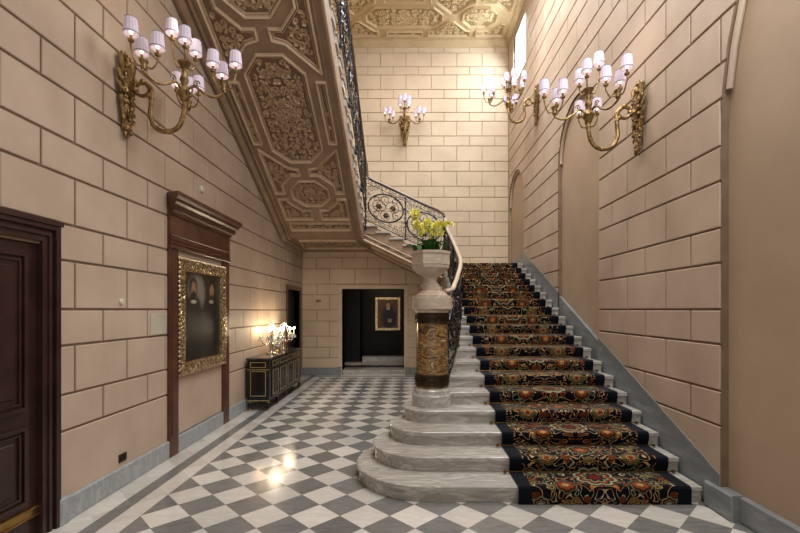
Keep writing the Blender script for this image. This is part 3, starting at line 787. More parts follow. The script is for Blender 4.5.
# ---------------------------------------------------------------- iron balustrades
def rail_panel(name, Pm, s0, s1, hb, ht, parent, lod=1):
    """Pm(s, h) -> world. One scrolled iron panel between posts; the big ring stays round on a slope."""
    b = MB(); W_ = s1-s0; H_ = ht-hb; cx, cy = (s0+s1)/2, (hb+ht)/2
    T = lambda pts: [Pm(x, y) for x, y in pts]
    C = Vector(Pm(cx, cy)); hs = (Vector(Pm(cx, 1))-Vector(Pm(cx, 0))).length
    def Q(x, y):            # x, y in metres from the panel centre; partly levelled
        a = Vector(Pm(cx+x, cy)); f = .35; return (a.x, a.y, C.z+(a.z-C.z)*f+y)
    TQ = lambda pts: [Q(x, y) for x, y in pts]
    Hm = H_*hs
    b.tube(T([(s0, hb), (s1, hb)]), .013, 4); b.tube(T([(s0, ht), (s1, ht)]), .012, 4)
    b.tube(T([(s0, ht-.10), (s1, ht-.10)]), .008, 4); b.tube(T([(s0, hb+.10), (s1, hb+.10)]), .008, 4)
    rx, ry = min(W_*.47, .42), min(Hm*.33, .36)
    b.tube(TQ([(rx*math.cos(2*PI*i/28), ry*math.sin(2*PI*i/28)) for i in range(28)]), .019, 5, closed=True)
    b.tube(TQ([(-rx, 0), (rx, 0)]), .006, 4)
    def sq(x, y, r, tr, a, sg, rad=.011, n=14): b.tube(TQ(spiral(x, y, r, tr, a, sg, n)), rad, 4, r2=rad*.7)
    def sp(x, y, r, tr, a, sg, rad=.009, n=10): b.tube(T([(px, y+(py-y)/hs) for px, py in spiral(x, y, r, tr, a, sg, n)]), rad, 4, r2=rad*.7)
    sq(-rx*.42, ry*.05, rx*.44, 1.6, 0, 1); sq(rx*.42, ry*.05, rx*.44, 1.6, PI, -1)
    sq(0, -ry*.55, rx*.36, 1.6, PI/2, 1); sq(0, ry*.60, rx*.32, 1.4, -PI/2, -1)
    for sx in (-1, 1):
        sq(sx*rx*.58, -ry*.48, rx*.24, 1.3, PI/2, sx); sq(sx*rx*.55, ry*.55, rx*.22, 1.3, -PI/2, -sx)
        for sy in (-1, 1):
            sp(cx+sx*W_*.41, cy+sy*H_*.31, .075, 1.5, PI/2, sx*sy); sp(cx+sx*W_*.27, cy+sy*H_*.35, .055, 1.3, 0, -sx); sp(cx+sx*W_*.1, cy+sy*H_*.365, .045, 1.3, 0, sx)
            sp(cx+sx*W_*.45, cy+sy*H_*.17, .04, 1.3, 0, sx)
    m = max(3, int(W_/.075))
    for i in range(m):
        x = s0+(i+.5)*W_/m
        sp(x, ht-.05, .038, 1.2, i*1.3, 1 if i % 2 else -1, .008, 8); sp(x, hb+.05, .038, 1.2, i*1.7, 1 if i % 2 else -1, .008, 8)
    o = b.build(name, 'iron', parent)
    for px, py in ((-rx*.42, ry*.05), (rx*.42, ry*.05), (0, -ry*.55)):
        b = MB(); b.ball(Q(px, py), .034, n=6, m=4)
        for a in range(6): b.ball(Q(px+.045*math.cos(a*PI/3), py+.045*math.sin(a*PI/3)), .026, n=5, m=3)
        b.build('rosette', 'iron_rosette', o)
def post(Pm, s, hb, ht, parent):
    b = MB(); a, c = Vector(Pm(s, hb)), Vector(Pm(s, ht)); L = (c-a).length
    b.tube([a, c], .017, 6)
    for f in (.03, .3, .5, .7, .95): b.ball(a+(c-a)*f, .032, .032, .03, n=6, m=4)
    for f in (.12, .4, .6, .85): b.ball(a+(c-a)*f, .024, .024, .055, n=6, m=4)
    b.build('post', 'iron', parent)
# first flight (curved foot)
PTS = smooth_path([(.47, 5.27, 0), (.55, 5.50, 0), (.63, 5.84, 0), (.71, 6.18, 0), (.79, 6.55, 0), (.83, 7.0, 0), (.84, 8.2, 0), (.84, 9.3, 0), (.84, 9.88, 0)], 6)
cum = [0]
for i in range(1, len(PTS)): cum.append(cum[-1]+(PTS[i]-PTS[i-1]).length)
def along(s):
    s = max(0, min(cum[-1], s))
    for i in range(1, len(PTS)):
        if cum[i] >= s: f = (s-cum[i-1])/max(1e-6, cum[i]-cum[i-1]); return PTS[i-1].lerp(PTS[i], f)
    return PTS[-1]
def lerp_tab(tab, x):
    if x <= tab[0][0]: return tab[0][1]
    for (a, b_), (c_, d_) in zip(tab[:-1], tab[1:]):
        if x <= c_: return b_+(d_-b_)*(x-a)/(c_-a)
    return tab[-1][1]
HT = [(5.27, 1.93), (5.6, 1.97), (6.0, 2.12), (6.5, 2.36), (8.0, 2.95), (9.4, 3.46), (9.88, 3.78)]
def P1(s, h_):  # h_ in 0..1 between foot and rail
    p = along(s); lo = nose(p.y)+.03; hi = lerp_tab(HT, p.y)-.03; return (p.x, p.y, lo+(hi-lo)*h_/1.0)
bal = thing('iron_balustrade', 'dark scrolled iron balustrade with pale handrail climbing beside the carpeted steps', 'balustrade', (0, 0, 0))
Ltot = cum[-1]; nU = 5
for i in range(nU): rail_panel('scroll_panel', P1, Ltot*i/nU+.02, Ltot*(i+1)/nU-.02, .02, .97, bal)
for i in range(nU+1): post(P1, Ltot*i/nU, -.02 if i else 0, 1, bal)
b = MB(); pth = [(p.x, p.y, lerp_tab(HT, p.y)) for p in PTS]; pth[0] = (.44, 5.24, 1.93); b.tube(pth, .031, 10, flat=.85); tag(b.build('handrail', 'pale_handrail', bal), 'pale polished handrail')
# second flight
bal2 = thing('iron_balustrade', 'dark openwork iron balustrade descending against the bright back wall', 'balustrade', (0, 0, 0))
def foot2(x): return H1_+R_+.03 + (.78-x)*.47
def P2(s, h_):  # s from left (0) to right; X = -.95 + s
    x = -.96+s; lo = foot2(x)-.02; hi = 4.73-(x+.96)*.475; return (x, ZF+.02, lo+(hi-lo)*h_)
for i in range(2): rail_panel('scroll_panel', P2, .03+i*.88, .03+(i+1)*.88-.03, .02, .97, bal2)
for s in (0.0, .9, 1.78): post(P2, s, -.02, 1.0, bal2)
b = MB(); b.tube(smooth_path([(-.945, ZF, 5.02), (-.93, ZF+.02, 4.84), (-.86, ZF+.02, 4.69), (-.5, ZF+.02, 4.52), (.3, ZF+.02, 4.14), (.72, ZF+.02, 3.94), (.84, ZF+.04, 3.80)], 5), .026, 8)
tag(b.build('handrail', 'rail_wood', bal2), 'brown handrail')
# third flight
bal3 = thing('iron_balustrade', 'tall iron balustrade of the upper flight rising steeply beside the carved soffit', 'balustrade', (0, 0, 0))
X3 = -.955
def P3r(s, h_):
    z = ZF-.06-s; lo = H2+.16+(ZF-z)*SL; return (X3, z, lo+h_*1.12)
L3 = 5.4; n3 = 6
for i in range(n3): rail_panel('scroll_panel', P3r, L3*i/n3+.02, L3*(i+1)/n3-.02, .02, .97, bal3)
for i in range(n3+1): post(P3r, L3*i/n3, -.12 if i else -.28, 1, bal3)
b = MB(); b.tube([P3r(0, 1.05), P3r(L3, 1.05)], .032, 8, flat=.7); tag(b.build('handrail', 'rail_wood', bal3), 'brown handrail')

# ---------------------------------------------------------------- newel pedestal
NX_, NY_ = .285, 5.17; HN = 4*R_
nw = thing('newel_pedestal', 'round newel pedestal of streaked brown marble with bronze bands at the stair foot', 'pedestal', (NX_, NY_, HN))
b = MB(); b.lathe([(.235, .0005), (.235, .125), (.222, .14), (.215, .15), (.215, .185), (.20, .20), (.20, .215)], n=40); b.build('base', 'marble_step', nw)
b = MB(); b.lathe([(.185, .215), (.185, 1.10)], n=40); b.build('shaft', 'marble_column', nw)
def band(z0, z1):
    b = MB(); b.lathe([(.19, z0), (.205, z0+.005), (.205, z0+.018), (.196, z0+.022), (.196, z1-.022), (.205, z1-.018), (.205, z1-.005), (.19, z1)], n=40)
    for i in range(14):
        a0 = 2*PI*i/14; zc = (z0+z1)/2
        for sg in (-1, 1):
            pts = [(.2*math.cos(a0+px/.2), .2*math.sin(a0+px/.2), py) for px, py in spiral(sg*.022, zc, .034, 1.2, PI/2, sg, 9)]
            b.tube(pts, .006, 4)
    return b.build('bronze_band', ['bronze_band'], nw)
band(.235, .37); band(.965, 1.085)
b = MB(); b.lathe([(.20, 1.09), (.205, 1.115), (.225, 1.12), (.243, 1.135), (.243, 1.265), (.225, 1.27), (.225, 1.29), (.19, 1.295), (.165, 1.32), (.12, 1.35), (.12, 1.385), (.12, 1.395)], n=40); b.build('capital', 'marble_urn', nw)
ur = thing('marble_urn', 'veined marble planter urn on top of the newel pedestal', 'urn', (NX_-.02, NY_, HN+1.396))
b = MB(); b.lathe([(.115, 0), (.115, .02), (.09, .035), (.075, .07), (.085, .11), (.12, .135)], n=32); b.build('foot', 'marble_urn', ur)
b = MB(); A8 = PI/8
b.lathe([(.12, .136), (.17, .16), (.225, .21), (.232, .22), (.232, .245), (.24, .255), (.24, .37), (.25, .38), (.25, .41), (.21, .41), (.20, .36)], n=8, a0=A8)
b.build('bowl', 'marble_urn', ur)
b = MB(); b.lathe([(.19, .34), (.195, .375)], n=16); b.build('soil', 'soil', ur)
# orchids
def make_orchid(seed, lean, hgt):
    rnd = random.Random(seed)
    root = thing('orchid_plant', '', 'plant', (0, 0, 0))
    for k in range(5):
        a = rnd.uniform(0, 2*PI); L = rnd.uniform(.14, .22); b = MB()
        mid = Vector((math.cos(a)*L*.5, math.sin(a)*L*.5, L*.75)); end = Vector((math.cos(a)*L, math.sin(a)*L, L*.72))
        pts = smooth_path([(0, 0, 0), mid*.6, mid, end], 3); dirs = Vector((-math.sin(a), math.cos(a), 0)); n = len(b.v)
        N = len(pts)
        for i, p in enumerate(pts):
            w_ = .036*math.sin(PI*(i+.6)/(N+.2))+.004
            b.v += [tuple(p-dirs*w_), tuple(p+Vector((0, 0, -.008))), tuple(p+dirs*w_)]
        b.smooth = True
        for i in range(N-1):
            for j in range(2): b.face((n+i*3+j, n+i*3+j+1, n+(i+1)*3+j+1, n+(i+1)*3+j))
        b.build('leaf', 'leaf', root)
    for sidx in range(2):
        dx = lean+rnd.uniform(-.05, .05); dy = rnd.uniform(-.07, .04); hh = hgt*rnd.uniform(.85, 1.05)
        stp = smooth_path([(0, 0, 0), (dx*.3, dy*.3, hh*.45), (dx*.8, dy*.8, hh*.85), (dx*1.3, dy*1.3, hh), (dx*1.9+.02*(1 if lean >= 0 else -1), dy*1.6, hh*.97)], 5)
        b = MB(); b.tube(stp, .005, 5); stem = b.build('stem', 'stem_green', root)
        for k in range(9):
            p = stp[int(len(stp)*(.45+.55*k/9))-1]; p = p+Vector((rnd.uniform(-.03, .03), rnd.uniform(-.03, .03), rnd.uniform(-.025, .025)))
            fb = MB(); R = rnd.uniform(.030, .040); tiltx = rnd.uniform(-.5, .5); tz = rnd.uniform(-.7, .7)
            Mx = Matrix.Translation(p) @ Matrix.Rotation(tz, 4, 'Z') @ Matrix.Rotation(tiltx, 4, 'X')
            fb.smooth = True
            for q in range(5):
                an = PI/2+q*2*PI/5; n = len(fb.v); c_, s_ = math.cos(an), math.sin(an)
                for (l, wd, yy) in ((0.1, .1, 0), (.5, .34, -.15), (.85, .26, -.1), (1.05, .04, .1)):
                    for sg in (-1, 0, 1):
                        lx = l*R*c_-sg*wd*R*s_; lz = l*R*s_+sg*wd*R*c_; fb.v.append(tuple(Mx @ Vector((lx, (yy+(.0 if sg else .08))*R, lz))))
                for i in range(3):
                    for j in range(2): fb.face((n+i*3+j, n+i*3+j+1, n+(i+1)*3+j+1, n+(i+1)*3+j))
            fb.cur = 1; cpos = Mx @ Vector((0, -.012, -.006)); fb.ball(cpos, .009, .009, .012, 6, 4)
            fb.build('blossom', ['orchid_yellow', 'orchid_lip'], root)
    return root
for i, (dx, dy, ln_, hg, lab) in enumerate([(-.15, -.03, -.07, .48, 'yellow orchid leaning furthest left out of the marble urn, tallest spikes'),
                                     (-.07, .07, -.03, .40, 'yellow orchid left of centre in the marble urn with upright spikes'),
                                     (0, -.06, .01, .36, 'yellow orchid at the front centre of the marble urn'),
                                     (.04, .05, .03, .39, 'yellow orchid right of centre in the marble urn'),
                                     (.10, -.03, .025, .38, 'yellow orchid drooping over the right rim of the marble urn')]):
    r = make_orchid(i+3, ln_, hg); r.location = (NX_-.02+dx, NY_+dy, HN+1.396+.372); tag(r, lab, 'plant', 'yellow orchids in the urn')

# ---------------------------------------------------------------- wall sconces
def make_sconce():
    root = thing('wall_sconce', '', 'wall light')
    rnd = random.Random(5)
    b = MB()
    # cartouche: figure-like body, leaves and a foliate tail
    b.ball((.035, 0, .10), .045, .075, .17, 10, 6); b.ball((.03, 0, -.12), .035, .055, .20, 10, 6); b.ball((.05, 0, .27), .04, .042, .05, 8, 5)
    for sg in (-1, 1):
        for (z0, z1, w_) in ((.05, .36, .10), (-.05, .22, .13), (-.12, .10, .11), (-.25, -.02, .09), (-.35, -.12, .06)):
            b.tube([(.02, sg*.02, z0), (.05, sg*w_*.8, (z0+z1)/2), (.05, sg*w_, z1-.05), (.04, sg*w_*.7, z1)], lambda t_: .008+.018*math.sin(PI*t_), 6)
            b.tube([(.035+.0*px, sg*(w_*.72+px), z1-.05+py) for px, py in spiral(0, 0, .035, 1.2, 0, sg, 9)], .009, 5)
    for k in range(16):
        a = k*2.4; z = -.40+.05*k; b.ball((.05+.012*math.sin(a), .045*math.cos(a)*(1-abs(z)), z), .018+.008*math.sin(k), n=6, m=4)
    b.tube([(.03, 0, -.28), (.045, .01, -.38), (.03, 0, -.45)], lambda t_: .035*(1-t_)+.006, 6)
    b.tube([(.03, 0, .30), (.03, 0, .40)], lambda t_: .018*(1-t_)+.003, 5)
    for sg in (-1, 1): b.tube([(.03, sg*.03, .30), (.03, sg*.05, .37)], .006, 4)
    for k in range(60):
        z = rnd.uniform(-.42, .36); wmax = .115*(1-abs(z+.0)**1.6*2.6) if z < 0 else .10*(1-(z/.42)**2*.8)
        y = rnd.uniform(-1, 1)*max(.03, wmax); b.ball((.055+rnd.uniform(-.01, .02), y, z), rnd.uniform(.010, .020), rnd.uniform(.010, .018), rnd.uniform(.014, .03), 6, 4)
    for k in range(22):
        z = rnd.uniform(-.36, .30); y = rnd.uniform(-.09, .09)*(1-abs(z)*1.6)
        b.tube([(.07, y+px, z+py) for px, py in spiral(0, 0, .032, 1.2, rnd.uniform(0, 6), rnd.choice((-1, 1)), 8)], .008, 4)
    b.build('backplate', 'gilt_old', root)
    b = MB()
    ring = [(.20+.065*math.cos(a*PI/9), 0, .03+.065*math.sin(a*PI/9)) for a in range(18)]
    b.tube(ring, .018, 8, closed=True); b.ball((.20, 0, .10), .03); b.ball((.13, 0, .03), .032); b.ball((.26, 0, -.03), .028)
    b.tube([(.05, 0, .05), (.10, 0, .03), (.14, 0, .0)], .026, 8)
    arm = smooth_path([(.24, 0, .07), (.285, 0, .02), (.28, 0, -.12), (.275, 0, -.24), (.33, 0, -.345), (.43, 0, -.38), (.53, 0, -.345), (.585, 0, -.25), (.60, 0, -.13), (.60, 0, -.06)], 5)
    b.tube(arm, .023, 8)
    for k in (8, 18, 26, 34, 40): b.ball(arm[k], .028, n=7, m=4)
    for k in range(8):
        p = arm[12+4*k]; b.tube([p, p+Vector((.03, 0, .03))], .012, 5, r2=.003)
    b.build('arm', 'gilt_old', root)
    b = MB()
    b.lathe([(.01, -.10), (.035, -.08), (.05, -.03), (.06, 0), (.045, .04), (.025, .06), (.03, .09), (.042, .12), (.03, .16), (.02, .2), (.028, .24), (.05, .27), (.06, .29), (.02, .30)], (.60, 0, 0), 14)
    for k in range(8):
        a = k*PI/4; b.tube([(.60+.03*math.cos(a), .03*math.sin(a), -.05), (.60+.075*math.cos(a), .075*math.sin(a), .0), (.60+.08*math.cos(a), .08*math.sin(a), .05)], .010, 5, r2=.004)
    b.build('stem', 'gilt_old', root)
    cl = [((-.37, .93), .40, .05), ((-.37, -.93), .42, .04), ((1, 0), .38, .05), ((0, 0), 0, .27)]
    for (d, L, zc) in cl:
        c_ = Vector((.60+d[0]*L, d[1]*L, zc))
        if L:
            b = MB(); D = Vector((d[0], d[1], 0)); o_ = Vector((.60, 0, 0))
            pth = smooth_path([o_+D*.03+Vector((0, 0, .02)), o_+D*.10+Vector((0, 0, .06)), o_+D*.18+Vector((0, 0, .0)), o_+D*.28+Vector((0, 0, -.045)), o_+D*L+Vector((0, 0, -.01)), c_], 5)
            b.tube(pth, .013, 7); b.lathe([(.008, -.05), (.025, -.03), (.02, 0), (.035, .03), (.04, .04), (.015, .045)], c_, 10)
            b.tube([p+Vector((0, 0, .0)) for p in [pth[6]+Vector((px*D.x, px*D.y, py)) for px, py in spiral(0, .03, .035, 1.3, 0, 1, 9)]], .007, 5)
            b.build('branch', 'gilt_old', root)
        for k in range(3):
            a = k*2*PI/3+(0 if L else PI/3)+math.atan2(d[1], d[0]); rr = .115 if L else .12
            zt = zc+.10+(.05 if k == 0 and L else 0)+(.14 if (not L and k == 1) else 0)
            tip = c_+Vector((rr*math.cos(a), rr*math.sin(a), 0)); tip.z = zt
            b = MB(); b.tube(smooth_path([c_, (c_.x+(tip.x-c_.x)*.6, c_.y+(tip.y-c_.y)*.6, zc-.02), (tip.x, tip.y, zt-.05), tip], 4), .008, 6)
            b.lathe([(.006, -.015), (.024, -.005), (.028, .01), (.012, .012), (.011, .05)], tip, 8)
            ob = b.build('candle_branch', 'gilt_old', root)
            b = MB(); N = 28; n0 = len(b.v)
            zs0, zs1 = zt+.055, zt+.195; b.smooth = True
            for (r_, z_) in ((.060, zs0), (.046, zs1)):
                for i in range(N): q = r_+(.0018 if i % 2 else -.0018); b.v.append((tip.x+q*math.cos(2*PI*i/N), tip.y+q*math.sin(2*PI*i/N), z_))
            for i in range(N): j = (i+1) % N; b.face((n0+i, n0+j, n0+N+j, n0+N+i))
            # thickness: inner skin
            n1 = len(b.v)
            for (r_, z_) in ((.057, zs0), (.043, zs1)):
                for i in range(N): b.v.append((tip.x+r_*math.cos(2*PI*i/N), tip.y+r_*math.sin(2*PI*i/N), z_))
            for i in range(N): j = (i+1) % N; b.face((n1+j, n1+i, n1+N+i, n1+N+j)); b.face((n0+j, n0+i, n1+i, n1+j)); b.face((n0+N+i, n0+N+j, n1+N+j, n1+N+i))
            b.cur = 1
            for (r_, z_) in ((.0615, zs0+.012), (.047, zs1-.003)): b.tube([(tip.x+r_*math.cos(2*PI*i/16), tip.y+r_*math.sin(2*PI*i/16), z_) for i in range(16)], .0022, 4, closed=True)
            b.build('lamp_shade', ['shade', 'shade_trim'], root)
            b = MB(); b.ball((tip.x, tip.y, zs0+.03), .016, .016, .03, 8, 5); b.build('bulb', 'bulb', root)
    return root
def sconce_light(loc, out, power):
    l = bpy.data.lights.new('sconce_lamp', 'POINT'); l.energy = power; l.color = (1, .86, .72); l.shadow_soft_size = .22
    o = bpy.data.objects.new('sconce_lamp', l); COL.objects.link(o); o.location = loc
s0 = make_sconce()
for i, (loc, rz, sc, lab) in enumerate([
    ((XL, 4.2, 3.80), 0, 1.0, 'gilt wall sconce with twelve pale shades on the left wall above the dark door'),
    ((XR, 4.87, 3.88), PI, 1.0, 'large gilt wall sconce with pale shades on the right wall nearest the camera'),
    ((XR, 8.75, 5.85), PI, 1.0, 'further gilt sconce on the right wall, high above the stairs near the window'),
    ((-.08, ZB, 6.40), -PI/2, 1.0, 'small-looking gilt sconce facing forward on the pale back wall')]):
    r = s0 if i == 0 else copy_tree(s0)
    r.location = loc; r.rotation_euler = (0, 0, rz); r.scale = (sc,)*3; tag(r, lab, 'wall light', 'gilt sconces with silk shades')
    D = Vector((math.cos(rz), math.sin(rz), 0)); sconce_light(Vector(loc)+D*.60*sc+Vector((0, 0, .62 if i != 1 else .62)), D, 5)

# ---------------------------------------------------------------- left wall furniture
# near door
def frame_rects(mb, outer, wd, w0, w1, P, bottom=False):
    a0, a1, b0, b1 = outer
    hole = (a0+wd, a1-wd, b0-1 if not bottom else b0+wd, b1-wd)
    for r in rect_sub(outer, [hole], .001): mb.box(r[0], r[1], r[2], r[3], w0, w1, P)
b = MB(); frame_rects(b, DO1, .14, -.14, .022, PL); frame_rects(b, (DO1[0], DO1[1], 0, 2.36), .045, .022, .05, PL); frame_rects(b, (DO1[0]+.07, DO1[1]-.07, 0, 2.29), .025, .022, .036, PL)
b.box(DO1[0]-.01, DO1[1]+.01, 2.35, 2.385, -.01, .065, PL)
d1 = b.build('door_1', 'dark_wood'); fix_normals(d1); struct(d1)
b = MB(); b.box(1.97, 3.285, .01, 2.22, -.09, -.03, PL)
for (a0, a1, b0, b1) in ((2.08, 3.19, .96, 2.12), (2.08, 3.19, .27, .85)):
    frame_rects(b, (a0, a1, b0, b1), .03, -.03, -.008, PL, True); frame_rects(b, (a0+.05, a1-.05, b0+.05, b1-.05), .014, -.03, -.016, PL, True)
    b.box(a0+.1, a1-.1, b0+.1, b1-.1, -.03, -.018, PL, ch=.008)
o = b.build('door_leaf', 'dark_wood', d1); fix_normals(o)
b = MB(); b.box(1.97, 3.28, .155, .235, -.03, -.018, PL); b.tube([PL(1.97, .165, -.012), PL(3.28, .165, -.012)], .008, 6); b.tube([PL(1.97, .225, -.012), PL(3.28, .225, -.012)], .008, 6); o = b.build('kick_bar', 'brass', d1); fix_normals(o)
b = MB(); q = PL(2.04, 1.05, -.03); b.lathe([(.01, 0), (.012, .05), (.028, .06), (.028, .08), (.01, .09)], (0, 0, 0), 12, T=Matrix.Translation(q) @ Matrix.Rotation(PI/2, 4, 'Y')); b.build('door_handle', 'brass', d1)
# far door
b = MB(); frame_rects(b, (9.85, 11.2, 0, 2.28), .1, -.14, .035, PL); d2 = b.build('door_2', 'mahogany'); fix_normals(d2); struct(d2)
b = MB(); b.box(9.95, 11.1, .01, 2.18, -.2, -.12, PL); frame_rects(b, (10.1, 10.95, 1.0, 2.05), .03, -.12, -.10, PL, True); frame_rects(b, (10.1, 10.95, .2, .88), .03, -.12, -.10, PL, True)
o = b.build('door_leaf', 'black_panel', d2); fix_normals(o)
# wooden surround with cornice
sr = thing('wooden_surround', 'tall mahogany surround with projecting cornice framing the gilt double portrait', 'door surround', (XL, 5.88, 0))
PLs = lambda u, h_, w_: (-.016+w_, u-5.88, h_)
for (a, c) in ((4.985, 5.175), (6.44, 6.64)):
    b = MB(); b.box(a, c, .0, 2.42, .001, .05, PLs, ch=.006); b.box(a+.035, c-.035, .25, 2.38, .05, .062, PLs, ch=.006); b.build('pilaster', 'mahogany', sr)
b = MB(); b.box(5.175, 6.44, .21, 2.42, .001, .014, PLs); b.build('field', 'plaster', sr)
b = MB(); b.box(4.985, 6.64, 2.42, 2.80, .001, .055, PLs)
b.box(4.975, 6.65, 2.42, 2.455, .055, .075, PLs, ch=.005); b.box(4.98, 6.645, 2.47, 2.50, .055, .068, PLs, ch=.005); b.box(4.98, 6.645, 2.56, 2.585, .055, .07, PLs, ch=.005)
for i in range(28):
    a = 5.0+i*.0585; b.box(a, a+.03, 2.505, 2.53, .055, .07, PLs)
b.build('frieze', 'mahogany', sr)
b = MB()
pr = [(.001, 2.80), (.075, 2.80), (.085, 2.835), (.12, 2.85), (.125, 2.90), (.17, 2.93), (.185, 2.96), (.215, 2.985), (.22, 3.03), (.001, 3.05)]
n = len(b.v)
for u, s_ in ((4.985, -1.7), (6.64, .9)):
    for (w_, hh) in pr: b.v.append(tuple(PLs(u+s_*max(0, w_-.07)*.55, hh, w_)))
N = len(pr)
for i in range(N): j = (i+1) % N; b.face((n+i, n+j, n+N+j, n+N+i))
b.face(range(n, n+N)); b.face(range(n+N, n+2*N))
for i in range(43):
    a = 4.94+i*.0405; b.box(a, a+.02, 2.862, 2.892, .12, .14, PLs)
o = b.build('cornice', 'mahogany', sr); fix_normals(o)
# gilt double portrait
def picture(name, label, loc, rz, Wd, Hh, fw, canvas, seed, tilt=0):
    root = thing(name, label, 'picture', loc, rz); rnd = random.Random(seed)      # local: x = across, y = out of the wall (negative = towards viewer), z up
    PP = lambda a, c, w_: (a, -w_, c)
    b = MB(); frame_rects(b, (-Wd/2+.02, Wd/2-.02, .02, Hh-.02), fw-.02, .01, .045, PP, True)
    frame_rects(b, (-Wd/2+fw*.75, Wd/2-fw*.75, fw*.75, Hh-fw*.75), fw*.22, .045, .06, PP, True)
    frame_rects(b, (-Wd/2+.02, Wd/2-.02, .02, Hh-.02), fw*.2, .045, .065, PP, True)
    if seed:
        per = []
        st_ = .055
        for (p, q) in (((-Wd/2, 0), (Wd/2, 0)), ((Wd/2, 0), (Wd/2, Hh)), ((Wd/2, Hh), (-Wd/2, Hh)), ((-Wd/2, Hh), (-Wd/2, 0))):
            L = math.hypot(q[0]-p[0], q[1]-p[1]); n = int(L/st_)
            for i in range(n):
                f = i/n; x, z = p[0]+(q[0]-p[0])*f, p[1]+(q[1]-p[1])*f
                ix = x*(1-fw/Wd); iz = Hh/2+(z-Hh/2)*(1-fw/Hh)
                a0 = rnd.uniform(0, 6.28)
                b.tube([PP(ix+(px), iz+py, .06) for px, py in spiral(0, 0, fw*.36, 1.1, a0, 1 if i % 2 else -1, 9)], .014, 5, r2=.007)
                x2 = x*(1-.035/Wd); z2 = Hh/2+(z-Hh/2)*(1-.035/Hh); b.ball(PP(x2, z2, .055), .024, .02, .024, 6, 4)
                x3 = x*(1-1.75*fw/Wd); z3 = Hh/2+(z-Hh/2)*(1-1.75*fw/Hh); b.ball(PP(x3, z3, .06), .012, .012, .012, 5, 3)
    o = b.build('frame', 'gilt', root); fix_normals(o)
    b = MB(); b.box(-Wd/2+fw, Wd/2-fw, fw, Hh-fw, .012, .03, PP); o = b.build('canvas', canvas, root); fix_normals(o)
    ul = o.data.uv_layers.new(name='uv')
    for lp in o.data.loops:
        v = o.data.vertices[lp.vertex_index].co; ul.data[lp.index].uv = ((v.x+Wd/2-fw)/(Wd-2*fw), (v.z-fw)/(Hh-2*fw))
    return root
picture('framed_painting', 'large dark double portrait in an ornate carved gilt frame on the left wall', (XL+.002, 5.79, .91), PI/2, 1.32, 1.42, .155, 'canvas_double', 9)
picture('framed_painting', 'small dark portrait in a plain gilt frame seen through the doorway', (-.62, 13.39, 1.06), 0, .80, 1.05, .09, 'canvas_single', 0)
# plaque, outlet, detectors
b = MB(); b.box(4.66, 4.95, 1.43, 1.655, .017, .028, PL, ch=.004); fix_normals(o := b.build('wall_plaque', 'plaque_metal')); tag(o, 'small pale metal plaque on the left wall beside the mahogany surround', 'plaque')
ot = thing('power_outlet', 'small dark brass double power outlet low on the left wall above the skirting', 'outlet', (XL, 4.2, .24))
b = MB(); b.box(.001, .010, -.055, .055, -.0, .075); b.build('cover_plate', 'bronze_band', ot)
for y in (-.025, .025):
    b = MB(); b.box(.010, .014, y-.017, y+.017, .018, .056); b.build('socket', 'black_panel', ot)
b = MB(); b.lathe([(.05, 0), (.05, .02), (.035, .035), (.01, .037)], (0, 0, 0), 20, T=Matrix.Translation((XL, 5.8, 3.31)) @ Matrix.Rotation(PI/2, 4, 'Y')); tag(b.build('smoke_detector', 'white_plastic'), 'small round cream detector on the left wall above the wooden cornice', 'detector')
b = MB(); b.lathe([(.03, 0), (.03, .012), (.02, .02)], (0, 0, 0), 16, T=Matrix.Translation((XL, 4.18, 1.78)) @ Matrix.Rotation(PI/2, 4, 'Y')); tag(b.build('wall_button', 'white_plastic'), 'tiny round button on the left wall between door and plaque', 'button')
wf = thing('wall_hook', 'small dark metal double hook on the back wall left of the doorway', 'hook', (-2.33, ZB, 1.88))
b = MB(); b.box(-.05, .06, -.012, 0, .04, .07); b.build('plate', 'bronze_band', wf)
for x in (-.04, .04):
    b = MB(); b.tube(smooth_path([(x, -.01, .05), (x, -.05, .0), (x, -.07, .03), (x, -.06, .10)], 3), .010, 5); b.build('hook', 'brass', wf)

# commode
cm = thing('lacquer_commode', 'black lacquered commode with brass inlay and marble top against the left wall', 'commode', (-2.52, 8.38, 0))
hx, hy = .185, 1.07
b = MB(); b.box(-hx, hx, -hy, hy, .17, .86); b.build('body', 'black_lacquer', cm)
b = MB(); b.box(-hx-.012, hx+.018, -hy-.018, hy+.018, .86, .89); b.build('top', 'black_stone', cm)
PE = lambda a, c, w_: (a, -hy-w_, c); PFm = lambda a, c, w_: (hx+w_, a, c)
b = MB(); frame_rects(b, (-.13, .13, .73, .82), .008, 0, .005, PE, True); frame_rects(b, (-.13, .13, .25, .67), .008, 0, .005, PE, True)
b.box(-hx, hx, .69, .70, 0, .004, PE); b.box(-hx, hx, .17, .18, 0, .004, PE); b.build('end_inlay', 'inlay_brass', cm)
for i, (a, c) in enumerate(((-.94, -.52), (-.50, .50), (.52, .94))):
    b = MB(); b.box(a, c, .72, .84, 0, .010, PFm); dr = b.build('drawer', 'black_lacquer', cm)
    b = MB(); frame_rects(b, (a+.03, c-.03, .735, .825), .007, .010, .014, PFm, True); b.build('inlay', 'inlay_brass', dr)
    b = MB(); b.ball(PFm((a+c)/2, .78, .025), .012); b.build('knob', 'brass', dr)
for (a, c) in ((-.94, -.52), (-.50, 0), (.0, .50), (.52, .94)):
    b = MB(); b.box(a+.004, c-.004, .2, .70, 0, .010, PFm); dr = b.build('door', 'black_lacquer', cm)
    b = MB(); frame_rects(b, (a+.05, c-.05, .25, .66), .008, .010, .014, PFm, True); b.build('inlay', 'inlay_brass', dr)
    b = MB(); b.ball(PFm(c-.03, .45, .02), .010); b.build('knob', 'brass', dr)
